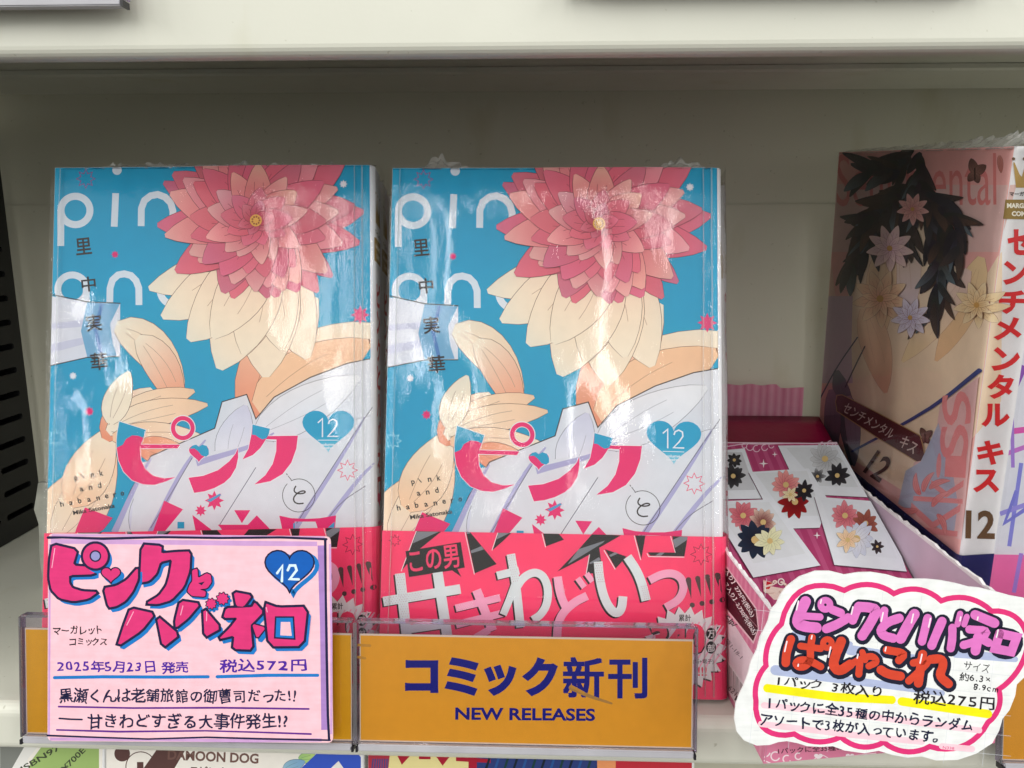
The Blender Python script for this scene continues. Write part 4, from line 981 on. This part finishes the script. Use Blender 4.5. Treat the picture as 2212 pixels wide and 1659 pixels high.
c.stroke([(2204, 108), (2208, 500), (2214, 900), (2222, 1300), (2230, 1462)], 17, NAVY, wob=.2)
c.stroke([(322, 1438), (700, 1452), (1000, 1462), (1400, 1450), (1750, 1460), (2236, 1470)], 13, NAVY, wob=.2)
def bub(loops, lw=17, sh=(22, 26), fill=PM, shadow=BLU):
    """marker letters: shadow, fill, dark outline"""
    def soft(P_):
        o_ = []
        for i_ in range(len(P_)):
            a_, b_ = P_[i_], P_[(i_+1) % len(P_)]
            o_ += [(a_[0]*.86+b_[0]*.14, a_[1]*.86+b_[1]*.14), (a_[0]*.14+b_[0]*.86, a_[1]*.14+b_[1]*.86)]
        return o_
    loops = [soft(l) for l in loops]
    for l in loops: c.poly([(x+sh[0], y+sh[1]) for x, y in l], shadow, P7); c.outline([(x+sh[0], y+sh[1]) for x, y in l], 16, shadow, P7)
    for l in loops: c.outline(l, lw*2, NAVY, P7)
    for l in loops: c.poly(l, fill, P7); 
pi_ = [(358, 143), (523, 182), (492, 287), (640, 298), (640, 345), (468, 350), (468, 405), (490, 440), (560, 462), (662, 466), (600, 510), (500, 528), (405, 508), (350, 450), (335, 370), (340, 250)]
n_ = [(705, 440), (790, 425), (860, 385), (935, 300), (935, 380), (900, 460), (850, 525), (790, 560), (737, 570)]
ku = [(962, 145), (1095, 155), (1092, 205), (1200, 195), (1290, 192), (1284, 320), (1245, 430), (1160, 520), (1070, 547), (992, 543), (1080, 490), (1130, 420), (1150, 350), (1168, 242), (1085, 262), (1060, 340), (1010, 390), (950, 402)]
to = [(1306, 325), (1345, 310), (1345, 385), (1400, 360), (1425, 345), (1440, 375), (1438, 400), (1370, 405), (1335, 440), (1370, 455), (1392, 480), (1380, 498), (1310, 492), (1285, 460), (1295, 425)]
to = [(1302, 318), (1338, 306), (1342, 372), (1400, 338), (1428, 350), (1434, 400), (1405, 440), (1352, 448), (1395, 462), (1390, 498), (1300, 492), (1270, 462), (1285, 418), (1305, 390)]
ha1 = [(885, 575), (1050, 612), (960, 725), (795, 835), (842, 690)]; ha2 = [(1062, 625), (1215, 755), (1105, 842)]
ba1 = [q8(*p) for p in ((70, 525), (205, 545), (120, 645), (40, 708), (36, 660))]; ba2 = [q8(*p) for p in ((225, 570), (345, 710), (235, 772))]
ne1 = [q8(*p) for p in ((432, 465), (556, 488), (500, 565), (450, 560))]
ne2 = [q8(*p) for p in ((382, 575), (470, 572), (558, 568), (575, 535), (632, 600), (568, 668), (545, 690), (560, 855), (428, 850), (438, 758), (330, 785), (410, 705), (462, 638), (362, 640))]
ne3 = [q8(*p) for p in ((556, 680), (650, 706), (590, 782))]
ro = [q8(*p) for p in ((642, 540), (730, 572), (930, 566), (902, 830), (672, 832))]; roi = [q8(*p) for p in ((722, 640), (832, 640), (840, 778), (716, 770))]
def circ(x, y, r, n=22): return [(x+r*math.cos(2*math.pi*k/n), y+r*math.sin(2*math.pi*k/n)) for k in range(n)]
def starp(x, y, r, n=9, k=.68): return [(x+(r if i % 2 == 0 else r*k)*math.cos(math.pi*i/n), y+(r if i % 2 == 0 else r*k)*math.sin(math.pi*i/n)) for i in range(2*n)]
hd = c.heart(752, 352, 124, 108, PM, pts_only=True)
s1, s2 = starp(q8(280, 0)[0], 545, 38), starp(q8(357, 0)[0], 510, 44)
bub([ku]); bub([pi_]); bub([circ(647, 222, 84)]); bub([hd], 9); bub([n_])
c.outline(circ(647, 222, 34), 12, NAVY, P7); c.disc(647, 222, 30, (150, 150, 206), P7)
bub([to], 9, (14, 14)); c.poly([q8(*p) for p in ((190, 405), (235, 395), (215, 420))], NAVY, P7)
bub([ha1]); bub([ha2]); bub([ba1]); bub([ba2]); bub([s1, s2], 6, (12, 14)); bub([ne1, ne2]); bub([ne3], 10); bub([ro])
c.outline(roi, 22, NAVY, P7); c.poly(roi, BLU, P7); c.poly([q8(*p) for p in ((752, 668), (815, 668), (826, 762), (748, 758))], PKB, P7)
for st in (((372, 170), (352, 300)), ((905, 600), (860, 690)), ((1240, 560), (1225, 620)), ((1402, 600), (1400, 660)), ((1805, 570), (1812, 600))):
    c.stroke(list(st), 6, (246, 170, 200), P7)
hb = c.heart(q8(810, 0)[0], 322, 322, 300, BLU, pts_only=True)
c.outline([(x+26, y+22) for x, y in hb], 30, BLU, P7); c.outline(hb, 22, NAVY, P7); c.poly(hb, (10, 92, 184), P7)
c.stroke([q8(726, 338), q8(762, 288), q8(758, 392)], 17, (220, 240, 250), P7); c.stroke([q8(798, 318), q8(812, 286), q8(848, 286), q8(858, 318), q8(812, 378), q8(872, 380)], 17, (220, 240, 250), P7)
c.text('マーガレット', (360, 760), (690, 752), 62, (50, 40, 50), P7, bold=.024, jit=.18); c.text('コミックス', (470, 832), (726, 828), 56, (50, 40, 50), P7, bold=.024, jit=.18)
PUR = (78, 34, 160)
c.text('2025年5月23日 発売', (385, 1016), q8(125, 1026), 92, PUR, P7, bold=.034, jit=.16); c.text('税込572円', q8(335, 1016), q8(930, 1008), 98, PUR, P7, bold=.034, jit=.18)
c.stroke([(370, 1046), (700, 1040), (1100, 1042), (1410, 1040)], 22, BLU, P7, wob=.1); c.stroke([q8(320, 1040), q8(660, 1030), q8(1000, 1030)], 22, BLU, P7, wob=.1)
c.text('黒瀬くんは老舗旅館の御曹司だった!!', (402, 1228), q8(856, 1226), 116, NAVY, P7, bold=.028, jit=.18)
c.stroke([(398, 1242), (900, 1252), (1500, 1250), q8(940, 1258)], 12, (98, 40, 140), P7, wob=.3)
c.stroke([(402, 1322), (480, 1328), (556, 1330)], 12, NAVY, P7); c.text('甘きわどすぎる大事件発生!?', (592, 1400), q8(798, 1398), 116, NAVY, P7, bold=.028, jit=.18)
c.stroke([(386, 1400), (800, 1412), (1400, 1406), (1750, 1416), q8(955, 1428)], 12, (98, 40, 140), P7, wob=.3)
c.build('marker_drawing', pop, MARKER); pop.matrix_world = SPop.m

# ================================================================== cloud-shaped card on the box
SCl = Surf(pose((.10, -.0245, .02), 6, 8, 0))
cl_ = empty('price_card', label='white cloud-shaped card with pink scalloped outline and orange ぱしゃこれ, taped to the box', cat='price card')
cloud = [(205, 1080), (195, 1180), (212, 1270), (262, 1330), (350, 1366), (440, 1362), (500, 1342), (560, 1335), (630, 1348), (700, 1370), (800, 1376), (880, 1370), (960, 1400), (1100, 1420), (1200, 1402), (1290, 1430), (1400, 1450), (1500, 1442), (1600, 1470), (1750, 1466), (1880, 1422), (1990, 1350), (2040, 1260), (2062, 1180), (2110, 1120), (2150, 1020), (2162, 940), (2215, 890), (2262, 800), (2290, 680), (2300, 560), (2280, 440), (2212, 338), (2120, 322), (2040, 300), (1900, 266), (1830, 260), (1740, 236), (1640, 216), (1530, 205), (1400, 206), (1340, 200), (1260, 176), (1150, 158), (1060, 160), (965, 176), (860, 150), (760, 150), (650, 190), (560, 258), (515, 320), (488, 380), (450, 420), (430, 500), (402, 560), (375, 610), (352, 700), (312, 780), (290, 870), (260, 950), (230, 1010)]
card_body('card_board', SCl, cloud, D7, simple('white_paper_card', (238, 238, 240), .75, .04), cl_)
k = Art(SCl, D7)
k.poly(cloud, (240, 241, 243), D7)
for i in range(7): k.stroke([(420+i*270, 200+i*30), (300+i*270, 1360+i*26)], 2, (214, 218, 228), D7, cap=False, up=0)
k.up()
for i in range(7): k.stroke([(330, 420+i*140), (2120, 600+i*140)], 2, (214, 218, 228), D7, cap=False, up=0)
k.up()
cusps = [((960, 285), (760, 205)), ((540, 520), (395, 655)), None]
def arc_to(p, q_, bulge, n=9):
    """points from p to q_ bulging sideways"""
    P_, Q = Vector(p), Vector(q_); d = Q-P_; nn = Vector((d.y, -d.x)).normalized()
    return [tuple(P_+d*(i/n)+nn*bulge*math.sin(math.pi*i/n)**.8) for i in range(n)]
cp = [(960, 285), (1305, 308), (1635, 358), (1985, 430), (2240, 640), (2035, 975), (1960, 1205), (1555, 1372), (1235, 1342), (935, 1305), (612, 1285), (345, 1050), (415, 810), (522, 520)]
bl = [52, 55, 55, 75, 45, 40, 85, 52, 52, 45, 110, 30, 38, 140]
pts = []
for i in range(len(cp)):
    pts += arc_to(cp[i], cp[(i+1) % len(cp)], bl[i])
k.outline(pts, 38, (226, 50, 122), D7)
for st in (((400, 1085), (1100, 1160), (1900, 1260)), ((380, 1215), (1000, 1290), (1500, 1340)), ((1640, 1370), (1850, 1390))): k.stroke(list(st), 42, (252, 208, 222), D7)
for st in (((425, 978), (900, 1040), (1290, 1060)), ((1360, 1070), (1700, 1120), (1960, 1158))): k.stroke([(x_, y_-12) for x_, y_ in st], 60, (246, 236, 10), D7, wob=.08)
for st in (((480, 840), (900, 900), (1300, 950), (1640, 1000)), ((620, 600), (1000, 660)), ((1740, 720), (2150, 765)), ((1000, 700), (1500, 760))): k.stroke(list(st), [70, 40], (176, 186, 222), D7, smooth=1)
DN = (24, 26, 50)
def bubble_row(chars, fill, hl):
    for ch, p0_, p1_, hh in chars: k.text(ch, (p0_[0], p0_[1]), (p1_[0], p1_[1]), hh, DN, D7, bold=.10)
    for st, w in ():
        pass
def blob_under(pts, w): k.stroke(pts, w, DN, D7, smooth=1)
LP = (226, 120, 200); OR = (216, 70, 46)
row1 = [([(690, 362), (652, 440), (626, 515), (690, 538), (765, 545)], 74), ([(660, 462), (790, 470)], 50), ([(878, 420), (935, 442)], 58), ([(985, 475), (915, 520), (835, 552)], 62),
        ([(1062, 395), (1038, 440), (1018, 492)], 62), ([(1060, 400), (1130, 402), (1188, 418), (1150, 500), (1085, 600)], 68), ([(1238, 425), (1232, 470), (1245, 525)], 56), ([(1342, 478), (1260, 505), (1208, 560), (1230, 600), (1300, 618)], 62),
        ([(1448, 450), (1400, 530), (1352, 620)], 72), ([(1540, 478), (1520, 560), (1500, 640)], 58), ([(1640, 500), (1600, 590), (1568, 668)], 62), ([(1712, 545), (1712, 620), (1700, 688)], 56),
        ([(1766, 448), (1748, 520)], 42), ([(1812, 468), (1794, 522)], 40), ([(1870, 455), (2005, 512)], 66), ([(1830, 556), (1972, 566), (1880, 640), (1790, 665)], 56), ([(1890, 610), (1872, 705)], 66), ([(1905, 618), (1965, 650)], 56),
        ([(2040, 585), (2160, 610), (2122, 712), (2008, 690), (2040, 585)], 62)]
row2 = [([(588, 625), (556, 720), (552, 790)], 58), ([(655, 672), (795, 690)], 46), ([(735, 612), (722, 700), (726, 770), (690, 815), (640, 820), (618, 790), (660, 765), (730, 780), (795, 815)], 50),
        ([(938, 640), (896, 740), (880, 810), (925, 852), (1000, 800)], 66), ([(1018, 792), (1090, 752), (1160, 740), (1190, 785), (1130, 812)], 46), ([(1085, 715), (1105, 770)], 42), ([(1070, 770), (1060, 868)], 48),
        ([(1255, 700), (1385, 722), (1340, 772)], 54), ([(1215, 838), (1262, 868), (1350, 882)], 62), ([(1505, 730), (1490, 820), (1475, 930)], 62), ([(1440, 790), (1560, 765), (1480, 850), (1408, 915)], 50), ([(1560, 765), (1640, 758), (1650, 810), (1618, 880), (1685, 935)], 60)]
rings = ((828, 385, 36, 38), (842, 655, 34, 34))
for (rw, f) in ((row1, LP), (row2, OR)):
    for ps, w in rw: k.stroke([(x+3, y+6) for x, y in ps], w+48, DN, D7, smooth=2 if len(ps) > 2 else 0)
for x, y, r, w in rings: k.disc(x+3, y+6, r+w*.5+24, DN, D7)
for ps, w in row1: k.stroke(ps, w+1, LP, D7, smooth=2 if len(ps) > 2 and ps[0] != ps[-1] else 0, wob=.06)
for ps, w in row2: k.stroke(ps, w+1, OR, D7, smooth=2, wob=.06)
for (x, y, r, w), f in zip(rings, (LP, OR)): k.disc(x, y, r+w*.5, f, D7); k.disc(x, y, 9, DN, D7)
k.poly([(2062, 630), (2108, 638), (2092, 672), (2050, 664)], DN, D7)
for x, y, l in ((640, 360, 60), (800, 350, 24), (1020, 400, 50), (1230, 440, 60), (1440, 450, 60), (1560, 480, 60), (1770, 470, 26), (1890, 470, 20), (2030, 560, 50), (560, 640, 70), (735, 600, 22), (865, 680, 70), (1055, 730, 26), (1250, 680, 26), (1500, 730, 60), (640, 800, 12), (850, 820, 10)):
    k.stroke([(x, y), (x-l*.22, y+l)], 10, (252, 236, 246), D7)
TX = (30, 26, 34)
k.text('1パック', (492, 955), (800, 985), 78, TX, D7, bold=.02, jit=.18); k.text('3枚入り', (870, 1005), (1215, 1042), 92, TX, D7, bold=.024, jit=.18)
k.text('税込275円', (1436, 1075), (2005, 1130), 108, TX, D7, bold=.024, jit=.16)
k.text('サイズ', (1790, 842), (1968, 862), 66, TX, D7, bold=.0, jit=.18); k.text('約6.3×', (1760, 915), (1975, 935), 62, TX, D7, bold=.02, jit=.1); k.text('8.9cm', (1858, 978), (2030, 1000), 46, TX, D7, bold=.02, jit=.1)
k.text('1パックに全35種の中からランダム', (425, 1115), (1850, 1275), 100, (22, 28, 60), D7, bold=.034, jit=.18)
k.text('アソートで3枚が入っています。', (372, 1225), (1610, 1352), 98, (22, 28, 60), D7, bold=.034, jit=.18)
k.text('N338', (1645, 1388), (1725, 1396), 20, (222, 110, 150), D7, bold=.02)
k.build('marker_drawing', cl_, MARKER); cl_.matrix_world = SCl.m

# ================================================================== black slotted divider at the left
def plate():
    cu = bpy.data.curves.new('p', 'CURVE'); cu.dimensions = '2D'; cu.fill_mode = 'BOTH'; cu.extrude = .0006
    def lp(pts):
        s_ = cu.splines.new('POLY'); s_.points.add(len(pts)-1)
        for p, (x, y) in zip(s_.points, pts): p.co = (x, y, 0, 1)
        s_.use_cyclic_u = True
    lp([(-.005, 0), (.1563, 0), (.1563, .20), (-.005, .20)])
    for rowx in (.1505, .126, .101, .076, .051, .026):
        zz = .012
        while zz < .19:
            pts = []
            for k_ in range(6): a_ = R_(-90+36*k_); pts.append((rowx-.0015+.0015*math.cos(a_), zz+.0015*math.sin(a_)))
            for k_ in range(6): a_ = R_(90+36*k_); pts.append((rowx-.0185+.0015*math.cos(a_), zz+.0015*math.sin(a_)))
            lp(pts); zz += .0118
    o = bpy.data.objects.new('p', cu); COL.objects.link(o)
    me = bpy.data.meshes.new_from_object(o.evaluated_get(bpy.context.evaluated_depsgraph_get())); bpy.data.objects.remove(o)
    return me
dv = empty('slotted_divider', Matrix.Translation((-.2604, 0, .0004)), label='black metal divider with rows of slots standing on the shelf at the left', cat='shelf divider')
sf = link('slotted_face', plate(), BLACKM, dv); sf.matrix_local = Matrix(((0, 0, 1, 0), (1, 0, 0, 0), (0, 1, 0, 0), (0, 0, 0, 1)))
boxes('slot_shade_sheet', [(-.0105, -.0095, -.005, .1563, 0, .20), (-.0095, -.0008, .1555, .1563, 0, .20)], BLACKM, dv)  # added black sheet standing in for the shade behind the slots

# grey packing piece behind the left stack
bm = bmesh.new(); bmesh.ops.create_grid(bm, x_segments=1, y_segments=1, size=1); bm.free()
bm = bmesh.new(); box(bm, -.013, .013, -.006, .006, 0, .040)
bmesh.ops.subdivide_edges(bm, edges=bm.edges[:], cuts=7, use_grid_fill=True)
for v in bm.verts:
    n3 = noise.noise_vector(v.co*120)*.0016+noise.noise_vector(v.co*420)*.0006; v.co += n3
    if v.co.z > .030: v.co.x *= 1-(v.co.z-.030)*18; 
    if v.co.z < 0: v.co.z = 0
wad = from_bm('packing_foam', bm, WADM, None, False)
wad.location = bpt(118, 1132, .085); wad.location.z = .0005; wad.scale = (1.15, 1, 1.15)
wad.location = Vector((-.1965, .088, .0008))
tag(wad, 'grey crumpled foam piece wedged behind the left stack of comics', 'packing foam')

# ================================================================== comics on the shelf below
def low_book(x0, x1, ytop, lean, label, paint, zt=-.0172, T=.012):
    H = .172; W = x1-x0
    M = pose((x0, ytop-H*math.sin(R_(lean)), zt-H*math.cos(R_(lean))), 0, lean, 0); S = Surf(M)
    r0 = empty('comic_book', label=label, cat='book'); book_solid(r0, W, H, T, .001)
    g = Art(S, ident); g.local = True; g.add([(0, 0), (W-.001, 0), (W-.001, H), (0, H)], [(0, 1, 2, 3)], (232, 226, 220)); g.up(); g.local = False
    paint(g); g.build('cover_print', r0, INK, clip=(.00005, W-.001, .1, H-.0001)); r0.matrix_world = M; return r0
def lx(px, y=.010, py=1645): return bpt(px, py, y).x
def pa(g):
    g.poly([(0, 1600), (60, 1600), (20, 1700), (0, 1700)], (120, 122, 118), ident)
    g.poly([(60, 1600), (88, 1605), (60, 1640), (62, 1670), (20, 1670)], (222, 220, 218), ident)
    g.poly([(92, 1610), (214, 1610), (214, 1675), (55, 1675), (70, 1640)], (150, 176, 106), ident)
    g.text('ISBN97', (50, 1668), (132, 1618), 13, (60, 66, 50), ident, bold=.02); g.text('¥700E', (140, 1668), (186, 1622), 13, (60, 66, 50), ident, bold=.02)
low_book(lx(-40), lx(228), .012, 12, 'comic with a green label on the shelf below, lower left corner', pa)
def pb(g):
    BRN = (88, 60, 58)
    g.disc(264, 1628, 17, BRN, ident); g.poly([(352, 1600), (412, 1600), (365, 1680), (296, 1680)], BRN, ident)
    g.ring(304, 1656, 32, 2, BRN, ident); g.text('1', (296, 1672), (310, 1672), 26, BRN, ident, bold=.05)
    g.text('DAMOON DOG', (362, 1641), (558, 1650), 22, (110, 80, 74), ident, bold=.03)
    g.text('スピンオフ', (410, 1676), (506, 1680), 22, (100, 70, 66), ident, bold=.03)
    g.petal(645, 1640, -10, 40, 22, (150, 190, 120), (190, 214, 130), (90, 120, 90), ident, 2); g.petal(612, 1662, -20, 50, 26, (140, 180, 200), (120, 160, 200), (80, 100, 120), ident, 2)
    g.stroke([(650, 1690), (735, 1610), (790, 1690)], 44, (54, 84, 190), ident, cap=False)
low_book(lx(236), lx(788), .010, 10, 'white comic numbered 1 with brown lettering on the shelf below', pb)
def pc_(g):
    g.poly([(780, 1600), (1700, 1600), (1700, 1700), (780, 1700)], (44, 60, 120), ident)
    g.poly([(795, 1600), (850, 1600), (850, 1700), (795, 1700)], (170, 50, 66), ident)
    for i in range(8): g.stroke([(806+i*5, 1640), (800+i*6, 1690)], 3, (60, 70, 130), ident, up=0)
    g.up(); g.poly([(845, 1600), (1030, 1600), (1024, 1700), (835, 1700)], (226, 212, 150), ident)
    for pts in ([(855, 1625), (890, 1628), (868, 1652)], [(905, 1628), (930, 1628), (930, 1640), (905, 1640)], [(938, 1628), (975, 1630), (956, 1654)], [(985, 1634), (1060, 1640), (1060, 1648), (985, 1644)], [(1012, 1620), (1030, 1620), (1030, 1690), (1012, 1690)]): g.poly(pts, (166, 24, 50), ident)
    for i in range(14): g.stroke([(1040+i*20, 1690), (1060+i*20, 1630)], 5, [(20, 34, 50), (40, 84, 150), (24, 60, 60)][i % 3], ident, up=0)
    g.up(); g.poly([(1290, 1600), (1330, 1600), (1330, 1700), (1290, 1700)], (230, 150, 100), ident); g.poly([(1330, 1600), (1700, 1600), (1700, 1700), (1330, 1700)], (190, 44, 60), ident)
low_book(lx(797), lx(1500), .010, 10, 'blue comic with red title pieces on a cream patch on the shelf below', pc_)
